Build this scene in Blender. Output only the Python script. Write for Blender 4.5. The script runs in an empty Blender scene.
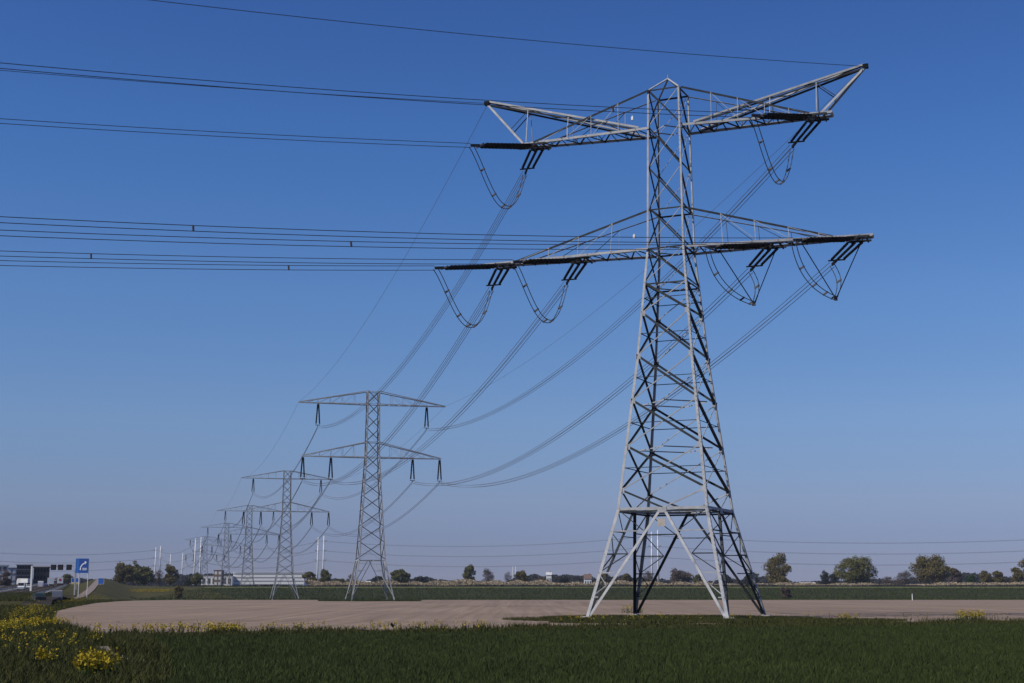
import bpy, bmesh, math, random
import numpy as np
from mathutils import Vector, Matrix
R = math.radians
rng = np.random.default_rng(7)
random.seed(7)
S = bpy.context.scene
COL = S.collection

# ------------------------------------------------------------------ camera, sky, sun, exposure
F, PITCH, CAMH = 1422.0, R(9.83), 2.66
cam = bpy.data.cameras.new("camera"); cam.sensor_width = 36.0; cam.lens = F * 36.0 / 1024.0
cam.clip_start = 0.1; cam.clip_end = 30000
camo = bpy.data.objects.new("camera", cam); COL.objects.link(camo)
camo.location = (0, 0, CAMH); camo.rotation_euler = (math.pi / 2 + PITCH, 0, 0)
S.camera = camo
SUN_EL = R(44); SUN_AZ = R(-118)                 # azimuth clockwise from +Y (view direction)
sd = Vector((math.sin(SUN_AZ) * math.cos(SUN_EL), math.cos(SUN_AZ) * math.cos(SUN_EL), math.sin(SUN_EL)))
W = bpy.data.worlds.new("World"); S.world = W; W.use_nodes = True
nt = W.node_tree; bg = nt.nodes["Background"]
sky = nt.nodes.new("ShaderNodeTexSky"); sky.sky_type = 'NISHITA'; sky.sun_disc = False
sky.sun_elevation = SUN_EL; sky.sun_rotation = SUN_AZ
sky.air_density = 1.0; sky.dust_density = 0.0; sky.ozone_density = 10.0; sky.altitude = 0
# polarised, hazy spring sky: the Nishita colour is filtered by height above the horizon (world direction)
tcw = nt.nodes.new("ShaderNodeTexCoord"); sxyz = nt.nodes.new("ShaderNodeSeparateXYZ"); nt.links.new(tcw.outputs["Generated"], sxyz.inputs[0])
mrw = nt.nodes.new("ShaderNodeMapRange"); mrw.inputs[1].default_value = 0.0; mrw.inputs[2].default_value = 0.5; nt.links.new(sxyz.outputs[2], mrw.inputs[0])
rpw = nt.nodes.new("ShaderNodeValToRGB"); els = rpw.color_ramp.elements
SKYF = [(0.0, (.42, .40, .60)), (2.1, (.58, .51, .69)), (3.4, (.77, .63, .73)), (6.6, (.97, .84, .87)), (11.4, (.92, .93, 1.0)), (17.6, (.70, .88, 1.08)), (23.2, (.62, .77, 1.02)), (30, (.60, .74, 1.0))]
while len(els) < len(SKYF): els.new(0.5)
for e_, (el_, c_) in zip(els, SKYF):
    e_.position = math.sin(R(el_)) / 0.5; e_.color = (c_[0] * .96 / 1.1, c_[1] * .99 / 1.1, min(1.0, c_[2] * 1.03 / 1.1), 1)
nt.links.new(mrw.outputs[0], rpw.inputs[0])
mxw = nt.nodes.new("ShaderNodeMix"); mxw.data_type = 'RGBA'; mxw.blend_type = 'MULTIPLY'; mxw.inputs[0].default_value = 1.0
nt.links.new(sky.outputs[0], mxw.inputs[6]); nt.links.new(rpw.outputs[0], mxw.inputs[7])
nt.links.new(mxw.outputs[2], bg.inputs[0]); bg.inputs[1].default_value = 0.102
sl = bpy.data.lights.new("sun", 'SUN'); sl.energy = 4.5; sl.angle = R(0.5); sl.color = (1.0, 0.92, 0.80)
so = bpy.data.objects.new("sun", sl); COL.objects.link(so); so.rotation_euler = sd.to_track_quat('Z', 'Y').to_euler()
so.location = (-60, -40, 90)
S.view_settings.view_transform = 'Standard'; S.view_settings.look = 'None'
S.view_settings.exposure = 0.0; S.view_settings.gamma = 1.0

# ------------------------------------------------------------------ helpers
def at(px, Y, z=0.0):
    """world X seen at picture column px for a point at distance Y and height z"""
    return (px - 512.0) / F * (Y * math.cos(PITCH) + (z - CAMH) * math.sin(PITCH))

def tag(o, label=None, cat=None, group=None, kind=None):
    if label: o['label'] = label
    if cat: o['category'] = cat
    if group: o['group'] = group
    if kind: o['kind'] = kind
    return o

def thing(name, label, cat, loc=(0, 0, 0), rz=0.0, group=None):
    o = bpy.data.objects.new(name, None); COL.objects.link(o)
    o.location = loc; o.rotation_euler = (0, 0, rz); o.empty_display_size = 0.3
    return tag(o, label, cat, group)

def link(name, me, mat, parent=None):
    if mat and not me.materials: me.materials.append(mat)
    o = bpy.data.objects.new(name, me); COL.objects.link(o)
    if parent: o.parent = parent
    return o

class MB:
    """collects boxes, bars, angles and tubes into ONE mesh"""
    def __init__(s): s.v = []; s.f = []
    def add(s, vs, fs):
        b = len(s.v); s.v += [tuple(p) for p in vs]; s.f += [tuple(b + i for i in q) for q in fs]
    def box(s, c, d, rz=0.0):
        cx, cy, cz = c; x, y, z = d[0] / 2, d[1] / 2, d[2] / 2; cr, sr = math.cos(rz), math.sin(rz)
        vs = []
        for k in (-z, z):
            for i, j in ((-x, -y), (x, -y), (x, y), (-x, y)):
                vs.append((cx + i * cr - j * sr, cy + i * sr + j * cr, cz + k))
        s.add(vs, [(3, 2, 1, 0), (4, 5, 6, 7), (0, 1, 5, 4), (1, 2, 6, 5), (2, 3, 7, 6), (3, 0, 4, 7)])
        return s
    def prism(s, prof, y0, y1):
        """profile in x,z swept along y"""
        n = len(prof)
        vs = [(x, y0, z) for x, z in prof] + [(x, y1, z) for x, z in prof]
        s.add(vs, [tuple(range(n)), tuple(reversed(range(n, 2 * n)))] + [((i + 1) % n, i, n + i, n + (i + 1) % n) for i in range(n)])
        return s
    def angle(s, p, q, size, r1, r2, t=None):
        """L section from p to q, outside corner on the line, flanges along r1 and r2"""
        p, q = Vector(p), Vector(q); d = (q - p).normalized(); t = t or size * 0.14
        e1 = Vector(r1); e1 = (e1 - d * e1.dot(d)).normalized()
        e2 = Vector(r2); e2 = e2 - d * e2.dot(d); e2 = (e2 - e1 * e2.dot(e1)).normalized()
        prof = [(0, 0), (size, 0), (size, t), (t, t), (t, size), (0, size)]
        vs = [p + e1 * a + e2 * b for a, b in prof] + [q + e1 * a + e2 * b for a, b in prof]
        fl = d.dot(e1.cross(e2)) > 0
        fs = [(0, 5, 4, 3, 2, 1), (6, 7, 8, 9, 10, 11)] + [(i, (i + 1) % 6, 6 + (i + 1) % 6, 6 + i) for i in range(6)]
        s.add(vs, fs if fl else [tuple(reversed(k)) for k in fs])
        return s
    def bar(s, p, q, w, up=(0, 0, 1), h=None):
        p, q = Vector(p), Vector(q); d = (q - p).normalized(); u = Vector(up)
        if abs(d.dot(u.normalized())) > 0.98: u = Vector((1, 0, 0))
        a = d.cross(u).normalized(); b = a.cross(d); h = h or w
        vs = [o + a * i * w / 2 + b * j * h / 2 for o in (p, q) for i, j in ((-1, -1), (1, -1), (1, 1), (-1, 1))]
        s.add(vs, [(0, 1, 2, 3), (7, 6, 5, 4), (1, 0, 4, 5), (2, 1, 5, 6), (3, 2, 6, 7), (0, 3, 7, 4)])
        return s
    def tube(s, pts, r, n=6):
        pts = [Vector(p) for p in pts]; rs = r if isinstance(r, (list, tuple)) else [r] * len(pts)
        rings = []
        for i, p in enumerate(pts):
            d = (pts[min(i + 1, len(pts) - 1)] - pts[max(i - 1, 0)]).normalized()
            u = Vector((0, 0, 1)) if abs(d.z) < 0.95 else Vector((1, 0, 0))
            a = d.cross(u).normalized(); b = a.cross(d)
            rings.append([p + (a * math.cos(2 * math.pi * k / n) + b * math.sin(2 * math.pi * k / n)) * rs[i] for k in range(n)])
        vs = [v for g in rings for v in g]; fs = []
        for i in range(len(pts) - 1):
            for k in range(n):
                fs.append((i * n + k, i * n + (k + 1) % n, (i + 1) * n + (k + 1) % n, (i + 1) * n + k))
        fs.append(tuple(reversed(range(n)))); fs.append(tuple(range((len(pts) - 1) * n, len(pts) * n)))
        s.add(vs, fs)
        return s
    def mesh(s, name):
        me = bpy.data.meshes.new(name); me.from_pydata(s.v, [], s.f); me.update(); return me
    def build(s, name, mat, parent=None, smooth=False):
        me = s.mesh(name)
        if smooth:
            for p in me.polygons: p.use_smooth = True
        return link(name, me, mat, parent)

def np_mesh(name, verts, faces):
    """fast mesh from numpy arrays, faces (n,3) or (n,4)"""
    me = bpy.data.meshes.new(name); n, k = faces.shape
    me.vertices.add(len(verts)); me.vertices.foreach_set("co", np.ascontiguousarray(verts, dtype=np.float32).ravel())
    me.loops.add(n * k); me.loops.foreach_set("vertex_index", np.ascontiguousarray(faces, dtype=np.int32).ravel())
    me.polygons.add(n); me.polygons.foreach_set("loop_start", np.arange(0, n * k, k, dtype=np.int32))
    me.update(calc_edges=True); me.validate()
    return me

# ------------------------------------------------------------------ materials
def mat(name, col, rough=0.7, metal=0.0, col2=None, scale=3.0, island=None, bump=0.0, bscale=None, spec=0.5, stretch=None, trans=0.0):
    m = bpy.data.materials.new(name); m.use_nodes = True; t = m.node_tree; b = t.nodes["Principled BSDF"]
    b.inputs["Roughness"].default_value = rough; b.inputs["Metallic"].default_value = metal
    b.inputs["Specular IOR Level"].default_value = spec
    b.inputs["Base Color"].default_value = (*col, 1)
    if not (col2 or island or bump): return m
    tc = t.nodes.new("ShaderNodeTexCoord"); vec = tc.outputs["Object"]
    if stretch:
        mp = t.nodes.new("ShaderNodeMapping"); mp.inputs["Scale"].default_value = stretch
        t.links.new(vec, mp.inputs[0]); vec = mp.outputs[0]
    out = None
    if col2:
        nz = t.nodes.new("ShaderNodeTexNoise"); nz.inputs["Scale"].default_value = scale; nz.inputs["Detail"].default_value = 6
        nz.inputs["Roughness"].default_value = 0.65
        t.links.new(vec, nz.inputs["Vector"])
        rp = t.nodes.new("ShaderNodeValToRGB"); rp.color_ramp.elements[0].position = 0.33; rp.color_ramp.elements[1].position = 0.67
        rp.color_ramp.elements[0].color = (*col, 1); rp.color_ramp.elements[1].color = (*col2, 1)
        t.links.new(nz.outputs["Fac"], rp.inputs[0]); out = rp.outputs[0]
    if island:
        g = t.nodes.new("ShaderNodeNewGeometry"); rp2 = t.nodes.new("ShaderNodeValToRGB")
        e = rp2.color_ramp.elements; e[0].color = (*island[0], 1); e[1].color = (*island[-1], 1)
        for i, c in enumerate(island[1:-1]):
            x = e.new((i + 1) / (len(island) - 1)); x.color = (*c, 1)
        t.links.new(g.outputs["Random Per Island"], rp2.inputs[0])
        if out:
            mx = t.nodes.new("ShaderNodeMix"); mx.data_type = 'RGBA'; mx.inputs[0].default_value = 0.5
            t.links.new(out, mx.inputs[6]); t.links.new(rp2.outputs[0], mx.inputs[7]); out = mx.outputs[2]
        else: out = rp2.outputs[0]
    if out: t.links.new(out, b.inputs["Base Color"])
    if bump:
        n2 = t.nodes.new("ShaderNodeTexNoise"); n2.inputs["Scale"].default_value = bscale or scale; n2.inputs["Detail"].default_value = 8
        t.links.new(vec, n2.inputs["Vector"])
        bp = t.nodes.new("ShaderNodeBump"); bp.inputs["Strength"].default_value = bump; bp.inputs["Distance"].default_value = 0.2
        t.links.new(n2.outputs["Fac"], bp.inputs["Height"]); t.links.new(bp.outputs[0], b.inputs["Normal"])
    if trans:
        tl = t.nodes.new("ShaderNodeBsdfTranslucent"); ms = t.nodes.new("ShaderNodeMixShader"); ms.inputs[0].default_value = trans
        if out: t.links.new(out, tl.inputs[0])
        else: tl.inputs[0].default_value = (*col, 1)
        t.links.new(b.outputs[0], ms.inputs[1]); t.links.new(tl.outputs[0], ms.inputs[2])
        t.links.new(ms.outputs[0], t.nodes["Material Output"].inputs[0])
    return m

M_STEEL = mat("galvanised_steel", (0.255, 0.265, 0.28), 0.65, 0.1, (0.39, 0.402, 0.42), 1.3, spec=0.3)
M_DARK = mat("shaded_dark_steel", (0.02, 0.024, 0.028), 0.8, 0.0, (0.045, 0.05, 0.055), 1.1, spec=0.12)  # darker copy of the pylon steel, shade of unlit members put into the colour
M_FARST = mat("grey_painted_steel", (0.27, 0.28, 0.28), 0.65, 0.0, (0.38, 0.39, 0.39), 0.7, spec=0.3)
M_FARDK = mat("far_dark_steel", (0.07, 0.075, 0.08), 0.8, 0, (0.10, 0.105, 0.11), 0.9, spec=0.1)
M_CONC = mat("concrete", (0.42, 0.39, 0.36), 0.9, 0, (0.30, 0.28, 0.26), 2.0)
M_INS = mat("insulator_black", (0.008, 0.010, 0.012), 0.8, spec=0.1)
M_WIRE = mat("aluminium_wire", (0.075, 0.08, 0.095), 0.6, 0.3, spec=0.3)
M_WIRE2 = mat("sunlit_hazy_aluminium", (0.085, 0.09, 0.11), 0.6, 0.2, spec=0.3)  # same aluminium as the other wires, sun and haze put into a lighter bluish colour
M_SPACER = mat("spacer_steel", (0.06, 0.06, 0.065), 0.6, 0.3)
M_WHITE = mat("white_paint", (0.72, 0.72, 0.70), 0.5, 0, (0.62, 0.62, 0.61), 0.8)
M_OFFWHITE = mat("offwhite_cladding", (0.55, 0.55, 0.54), 0.6, 0, (0.47, 0.47, 0.47), 0.2)
M_GLASS = mat("dark_glass", (0.02, 0.025, 0.035), 0.12)
M_TINT = mat("tinted_facade_glass", (0.02, 0.018, 0.022), 0.6, spec=0.15)
M_RUBBER = mat("tyre_rubber", (0.02, 0.02, 0.02), 0.9)
M_GREYP = mat("grey_paint", (0.22, 0.23, 0.26), 0.5)
M_DKFAC = mat("dark_facade", (0.035, 0.034, 0.038), 0.6, 0, (0.055, 0.052, 0.055), 0.3)
M_BRICK = mat("brown_brick", (0.16, 0.10, 0.075), 0.9, 0, (0.11, 0.075, 0.06), 1.5)
M_BLUE = mat("sign_blue", (0.008, 0.065, 0.30), 0.5)
M_BLUELT = mat("sign_light_blue", (0.02, 0.14, 0.46), 0.5)
M_SIGNW = mat("sign_white", (0.75, 0.76, 0.78), 0.5)
M_SIGNY = mat("sign_yellow", (0.4, 0.3, 0.08), 0.6)
M_BLACK = mat("matt_black", (0.010, 0.010, 0.012), 0.9, spec=0.1)
M_RED = mat("red_paint", (0.45, 0.03, 0.03), 0.5)
M_ASPH = mat("asphalt", (0.034, 0.031, 0.03), 1.0, 0, (0.046, 0.042, 0.04), 0.6, spec=0.0)
M_PATH = mat("pale_asphalt", (0.16, 0.125, 0.11), 0.9, 0, (0.20, 0.155, 0.135), 0.8)
M_LINE = mat("road_paint", (0.7, 0.7, 0.68), 0.7)
M_STEELRAIL = mat("guard_rail_steel", (0.35, 0.35, 0.36), 0.5, 0.3)
M_DKGREEN = mat("dark_green_paint", (0.015, 0.03, 0.025), 0.3)
M_WATER = mat("ditch_water", (0.02, 0.025, 0.025), 0.06, bump=0.02, bscale=0.4)
M_GROUND = mat("meadow_ground", (0.036, 0.037, 0.010), 0.95, 0, (0.068, 0.058, 0.019), 0.06, bump=0.6, bscale=0.8, spec=0.1)
M_BANK = mat("crop_bank", (0.022, 0.026, 0.009), 0.95, 0, (0.036, 0.038, 0.013), 0.05, bump=0.7, bscale=0.6, spec=0.1)
M_STRIP = mat("mown_grass", (0.085, 0.105, 0.03), 0.95, 0, (0.12, 0.12, 0.045), 0.05, spec=0.1)
M_WBASE = mat("wheat_soil", (0.024, 0.026, 0.008), 0.95, 0, (0.04, 0.038, 0.013), 0.5, spec=0.05)
M_TRUNK = mat("bark", (0.075, 0.06, 0.048), 0.95, 0, (0.045, 0.036, 0.03), 1.5)
M_SAND = mat("sandy_soil", (0.19, 0.155, 0.115), 0.95, 0, (0.14, 0.12, 0.085), 1.5)
M_WHEAT = mat("wheat_leaf", (0.029, 0.042, 0.012), 0.85, island=[(0.024, 0.039, 0.011), (0.040, 0.058, 0.015), (0.068, 0.086, 0.026)], col2=(0.054, 0.068, 0.019), scale=0.12, spec=0.15, trans=0.12)
M_ROUGH = mat("rough_grass", (0.038, 0.042, 0.011), 0.85, island=[(0.028, 0.038, 0.009), (0.055, 0.064, 0.016), (0.10, 0.092, 0.032)], col2=(0.058, 0.06, 0.018), scale=0.25, spec=0.15, trans=0.15)
M_REED = mat("dry_reed", (0.30, 0.24, 0.16), 0.9, island=[(0.20, 0.16, 0.10), (0.42, 0.34, 0.24)], spec=0.1)
M_YELLOW = mat("yellow_petals", (0.36, 0.265, 0.016), 0.7, island=[(0.26, 0.20, 0.010), (0.46, 0.34, 0.02)], trans=0.2, spec=0.2)
M_STEM = mat("flower_stem", (0.03, 0.055, 0.014), 0.85, island=[(0.02, 0.04, 0.01), (0.05, 0.07, 0.02)], spec=0.15)
def leafmat(name, a, b): return mat(name, a, 0.8, island=[a, tuple((x + y) / 2 for x, y in zip(a, b)), b], spec=0.15, trans=0.15)
M_LEAF = {'olive': leafmat("olive_leaves", (0.076, 0.066, 0.022), (0.20, 0.162, 0.06)),
          'green': leafmat("green_leaves", (0.064, 0.069, 0.021), (0.17, 0.162, 0.052)),
          'brown': leafmat("bare_twigs", (0.07, 0.054, 0.045), (0.15, 0.115, 0.095)),
          'dark': leafmat("dark_leaves", (0.022, 0.026, 0.022), (0.052, 0.056, 0.048)),
          'fresh': leafmat("fresh_leaves", (0.024, 0.055, 0.016), (0.05, 0.10, 0.028))}
M_FARWOOD = mat("far_wood_leaves", (0.032, 0.034, 0.03), 0.9, island=[(0.022, 0.024, 0.024), (0.05, 0.046, 0.04)], spec=0.05)
def soil():
    m = mat("ploughed_soil", (0.200, 0.150, 0.115), 0.95, 0, (0.262, 0.200, 0.156), 0.035, spec=0.1)
    t = m.node_tree; b = t.nodes["Principled BSDF"]; tc = t.nodes.new("ShaderNodeTexCoord")
    mp = t.nodes.new("ShaderNodeMapping"); mp.inputs["Rotation"].default_value = (0, 0, R(64)); mp.inputs["Scale"].default_value = (1.6, 0.03, 1)
    t.links.new(tc.outputs["Object"], mp.inputs[0])
    nz = t.nodes.new("ShaderNodeTexNoise"); nz.inputs["Scale"].default_value = 0.6; nz.inputs["Detail"].default_value = 5
    t.links.new(mp.outputs[0], nz.inputs["Vector"])
    n2 = t.nodes.new("ShaderNodeTexNoise"); n2.inputs["Scale"].default_value = 1.7; n2.inputs["Detail"].default_value = 9; n2.inputs["Roughness"].default_value = 0.75
    t.links.new(tc.outputs["Object"], n2.inputs["Vector"])
    src = b.inputs["Base Color"].links[0].from_socket
    mr = t.nodes.new("ShaderNodeMapRange"); mr.inputs[1].default_value = 0.3; mr.inputs[2].default_value = 0.7; mr.inputs[3].default_value = 0.76; mr.inputs[4].default_value = 1.16
    t.links.new(nz.outputs["Fac"], mr.inputs[0])
    mr2 = t.nodes.new("ShaderNodeMapRange"); mr2.inputs[1].default_value = 0.3; mr2.inputs[2].default_value = 0.7; mr2.inputs[3].default_value = 0.72; mr2.inputs[4].default_value = 1.22
    t.links.new(n2.outputs["Fac"], mr2.inputs[0])
    mu = t.nodes.new("ShaderNodeMath"); mu.operation = 'MULTIPLY'; t.links.new(mr.outputs[0], mu.inputs[0]); t.links.new(mr2.outputs[0], mu.inputs[1])
    vm = t.nodes.new("ShaderNodeVectorMath"); vm.operation = 'SCALE'
    t.links.new(src, vm.inputs[0]); t.links.new(mu.outputs[0], vm.inputs["Scale"]); t.links.new(vm.outputs[0], b.inputs["Base Color"])
    bp = t.nodes.new("ShaderNodeBump"); bp.inputs["Strength"].default_value = 0.5; bp.inputs["Distance"].default_value = 0.15
    t.links.new(n2.outputs["Fac"], bp.inputs["Height"]); t.links.new(bp.outputs[0], b.inputs["Normal"])
    return m
M_SOIL = soil()

# ------------------------------------------------------------------ terrain
BY = np.array([-9000, 100, 126, 160, 349, 470, 565, 600, 650, 705, 760, 900, 1200, 3000, 12000.])
BZ = np.array([0, 0, -0.25, -0.27, -0.5, -1.2, -2.15, -1.6, 0.6, 2.6, 3.3, 4.0, 4.2, 4.2, 4.0])
def base_z(Y): return np.interp(Y, BY, BZ)
HY = np.array([250, 400, 600, 700, 900, 2000.]); HZ = np.array([0.6, 1.5, 3.1, 4.1, 5.2, 5.2])
def hw_x(Y): return -0.293 * np.asarray(Y, float) - 25.0
def hw_z(Y): return np.interp(Y, HY, HZ)
RAMP = [(380, -117, -0.45), (430, -128, 0.24), (520, -152, 1.93), (620, -179, 4.4), (720, -206, 7.0), (820, -233, 8.0), (900, -254, 8.0)]
RYs, RXs, RZs = (np.array([p[i] for p in RAMP], float) for i in range(3))
def gz(X, Y):
    X = np.asarray(X, float); Y = np.asarray(Y, float)
    z = base_z(Y) + 0 * X
    e = hw_z(Y) - 0.12 - np.maximum(0, np.abs(X - hw_x(Y)) - 15.0) / 3.2
    z = np.where((Y > 240) & (Y < 2100), np.maximum(z, e), z)
    e2 = np.interp(Y, RYs, RZs) - 0.12 - np.maximum(0, np.abs(X - np.interp(Y, RYs, RXs)) - 2.6) / 3.0
    z = np.where((Y > 385) & (Y < 895), np.maximum(z, e2), z)
    return z
def g1(x, y): return float(gz(x, y))

xs = np.unique(np.concatenate([np.linspace(-5200, -700, 12), np.arange(-700, -330, 20), np.arange(-330, -40, 3.0), np.arange(-40, 200, 15), np.arange(200, 900, 60), np.linspace(900, 5200, 12)]))
ys = np.unique(np.concatenate([np.linspace(-600, 0, 8), np.arange(0, 240, 12), np.arange(240, 920, 8.0), np.arange(920, 2200, 60), np.linspace(2200, 6000, 14), BY[(BY > 0) & (BY < 6000)]]))
def grid_mesh(name, P):
    ny, nx = P.shape[:2]
    idx = np.arange(ny * nx).reshape(ny, nx)
    f = np.stack([idx[:-1, :-1], idx[:-1, 1:], idx[1:, 1:], idx[1:, :-1]], -1).reshape(-1, 4)
    me = np_mesh(name, P.reshape(-1, 3), f)
    return me
XX, YY = np.meshgrid(xs, ys)
ground = link("ground", grid_mesh("ground", np.stack([XX, YY, gz(XX, YY)], -1)), M_GROUND); tag(ground, kind='structure')

def ray_ground(px, py):
    """point of the flat-ish terrain seen at a picture position (used to lay the field edges out in metres)"""
    v = (341.5 - py) / F; tan = math.tan(PITCH + math.atan(v))
    for Y in np.arange(20, 900, 0.5):
        if CAMH + tan * Y <= base_z(Y): return (at(px, Y, float(base_z(Y))), float(Y))
    return (at(px, 560, -2.1), 560.0)

NEAR = [(53, 619.5), (59, 629.5), (75, 636), (100, 639), (180, 638), (300, 635.5), (450, 633), (560, 630), (700, 627), (850, 626), (1024, 624.5), (1200, 622)]
near = [ray_ground(*p) for p in NEAR]
FAR = [(-46, 146), (-59, 188), (-71, 236), (-86, 300), (-99, 380), (-108, 470), (-106, 540), (-60, 562), (20, 562), (90, 562), (220, 562), (330, 562)]
def ruled(name, A, B, m, nu=240, nv=90, dz=0.03, zf=None, pw=1.6):
    A = np.array(A, float); B = np.array(B, float); k = np.linspace(0, 1, len(A)); u = np.linspace(0, 1, nu); v = np.linspace(0, 1, nv) ** pw
    a = np.stack([np.interp(u, k, A[:, i]) for i in (0, 1)], -1); b = np.stack([np.interp(u, k, B[:, i]) for i in (0, 1)], -1)
    P = a[None] * (1 - v[:, None, None]) + b[None] * v[:, None, None]
    z = gz(P[..., 0], P[..., 1]) + dz if zf is None else zf(P[..., 0], P[..., 1])
    return tag(link(name, grid_mesh(name, np.concatenate([P, z[..., None]], -1)), m), kind='structure')
ruled("ploughed_field", near, FAR, M_SOIL)

# wheat field in the foreground: its far edge runs along the ploughed field, a verge strip between them
def near_y(x): return np.interp(x, [p[0] for p in near], [p[1] for p in near])
def wheat_left(y):
    """left edge of the wheat (X) at distance y"""
    return np.interp(y, [25, 41, 60, 80, 90], [-8.2, -9.6, -14.2, -20.5, -24.5])
def wheat_top(x): return near_y(x) - np.interp(x, [-30, -10, 0, 12, 20, 45, 60], [1.8, 2.4, 4.0, 7.0, 7.5, 6.5, 6.5])
WX = np.linspace(-27, 75, 200)
wn = []; wf = []
for x in np.linspace(-24.4, 80, 60):
    wf.append((x, float(wheat_top(x))))
for k, x in enumerate(np.linspace(-24.4, 80, 60)):
    t_ = k / 59
    if x < -8.2: yy = float(np.interp(-x, [8.2, 9.6, 14.2, 20.5, 24.5], [25, 41, 60, 80, 90]))
    else: yy = 25.0
    wn.append((x, min(yy, wf[k][1] - 0.2)))
ruled("wheat_field", wn, wf, M_WBASE, 120, 30, 0.02, pw=1.0)
# dark crop bank rising behind the ploughed field, a mown strip on top of it
ruled("crop_field", [(-105, 570), (0, 567), (330, 567)], [(-150, 702), (0, 702), (420, 702)], M_BANK, 60, 40, 0.05, pw=1.0)
ruled("grass_strip", [(-150, 706), (0, 706), (420, 706)], [(-158, 742), (0, 742), (445, 742)], M_STRIP, 60, 6, 0.06, pw=1.0)

# ------------------------------------------------------------------ grass and flowers
def blades(name, P, hmin, hmax, w, lean, m, zoff=0.0, label=None):
    """P (n,2): one bent leaf per point; one object of stuff"""
    n = len(P); z = gz(P[:, 0], P[:, 1]) + zoff
    th = rng.uniform(0, 2 * np.pi, n); h = rng.uniform(hmin, hmax, n); ww = w * rng.uniform(0.6, 1.3, n) / 2
    ln = lean * rng.uniform(0.2, 1.0, n) * h; ph = rng.uniform(0, 2 * np.pi, n)
    c, s = np.cos(th) * ww, np.sin(th) * ww
    b0 = np.stack([P[:, 0] - c, P[:, 1] - s, z], -1); b1 = np.stack([P[:, 0] + c, P[:, 1] + s, z], -1)
    mx, my = np.cos(ph) * ln, np.sin(ph) * ln
    m0 = np.stack([P[:, 0] - c * .8 + mx * .35, P[:, 1] - s * .8 + my * .35, z + h * .62], -1)
    m1 = np.stack([P[:, 0] + c * .8 + mx * .35, P[:, 1] + s * .8 + my * .35, z + h * .62], -1)
    tp = np.stack([P[:, 0] + mx, P[:, 1] + my, z + h], -1)
    V = np.stack([b0, b1, m1, m0, tp], 1).reshape(-1, 3); o = np.arange(n)[:, None] * 5
    T = np.concatenate([o + np.array([[0, 1, 2]]), o + np.array([[0, 2, 3]]), o + np.array([[3, 2, 4]])], 0)
    ob = link(name, np_mesh(name, V, T), m); return tag(ob, label, kind='stuff')

def scatter(n, y0, y1, xl, xr, power=1.0):
    """n points with density falling with distance, inside xl(y)..xr(y)"""
    y = (rng.uniform(0, 1, n) ** power) * (y1 - y0) + y0
    a, b = xl(y), xr(y); return np.stack([a + rng.uniform(0, 1, n) * (b - a), y], -1)
view_r = lambda y: 0.40 * y + 4
P = scatter(650000, 36, 132, lambda y: np.maximum(wheat_left(y), -0.42 * y - 2), view_r, 1.25)
k = P[:, 1] < wheat_top(P[:, 0]) + rng.uniform(-.5, .3, len(P))
P = P[k]; ll = np.where(P[:, 1] < 90, wheat_left(P[:, 1]), -60); P = P[P[:, 0] > ll + rng.uniform(-.5, .6, len(P))]
blades("wheat_crop", P, 0.16, 0.32, 0.024, 0.55, M_WHEAT)
# rough grass left of the wheat
P = scatter(150000, 36, 140, lambda y: -0.40 * y - 3, lambda y: np.where(y < 90, wheat_left(y), -0.30 * y), 1.2)
fe = [near[0]] + FAR[:7]
def field_left(y): return np.interp(y, [p[1] for p in fe], [p[0] for p in fe])
P = P[(P[:, 1] < np.where(P[:, 0] > near[0][0], near_y(P[:, 0]) - .3, 400)) & ((P[:, 1] < near[0][1]) | (P[:, 0] < field_left(P[:, 1])))]
cl = 0.5 + 0.5 * np.sin(P[:, 0] * .9 + 2 * np.sin(P[:, 1] * .25)) * np.sin(P[:, 1] * .31 + P[:, 0] * .4)
P = P[rng.uniform(0, 1, len(P)) < 0.35 + .65 * cl]
def clear_of(P, line, half):
    ok = np.ones(len(P), bool)
    for a_, b_ in zip(line[:-1], line[1:]):
        a_, b_ = np.array(a_), np.array(b_); d_ = b_ - a_; t_ = (((P - a_) @ d_) / (d_ @ d_)).clip(0, 1)
        ok &= np.linalg.norm(P - (a_ + t_[:, None] * d_), axis=1) > half
    return P[ok]
P = clear_of(P, [(-85, 112), (-66, 120), (-46.5, 127)], 3.4); P = clear_of(P, [(-18.6, 66), (-16.6, 59.5), (-14.6, 55), (-12.6, 51.5)], .36)
blades("rough_grass", P, 0.12, 0.48, 0.035, 0.8, M_ROUGH)
# verge strip between the wheat and the ploughed field
x = rng.uniform(-32, 62, 110000); top = near_y(x); bot = wheat_top(x)
P = np.stack([x, bot + (top + .4 - bot) * rng.uniform(0, 1, len(x))], -1)
P = P[rng.uniform(0, 1, len(P)) < 0.45 + 0.55 * (np.sin(P[:, 0] * .55) * np.sin(P[:, 0] * .21 + 1) > -.1)]
blades("verge_grass", P, 0.1, 0.36, 0.045, 0.8, M_ROUGH)
# taller weed tufts making the field margin ragged
cx_ = rng.uniform(-31, 60, 150); cy_ = near_y(cx_) + rng.normal(0, .5, 150); ii_ = rng.integers(0, 150, 15000)
P = np.stack([cx_[ii_] + rng.normal(0, .45, 15000), cy_[ii_] + rng.normal(0, .4, 15000)], -1)
blades("weed_tufts", P, 0.15, 0.6, 0.05, 0.6, M_ROUGH)
# left side up to the field end and the ditch
P = scatter(80000, 128, 380, lambda y: -0.40 * y, lambda y: field_left(y) - .3, 1.3)
P = clear_of(P, [(-85, 112), (-66, 120), (-46.5, 127)], 3.4)
blades("ditch_grass", P, 0.15, 0.5, 0.07, 0.8, M_ROUGH)

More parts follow.
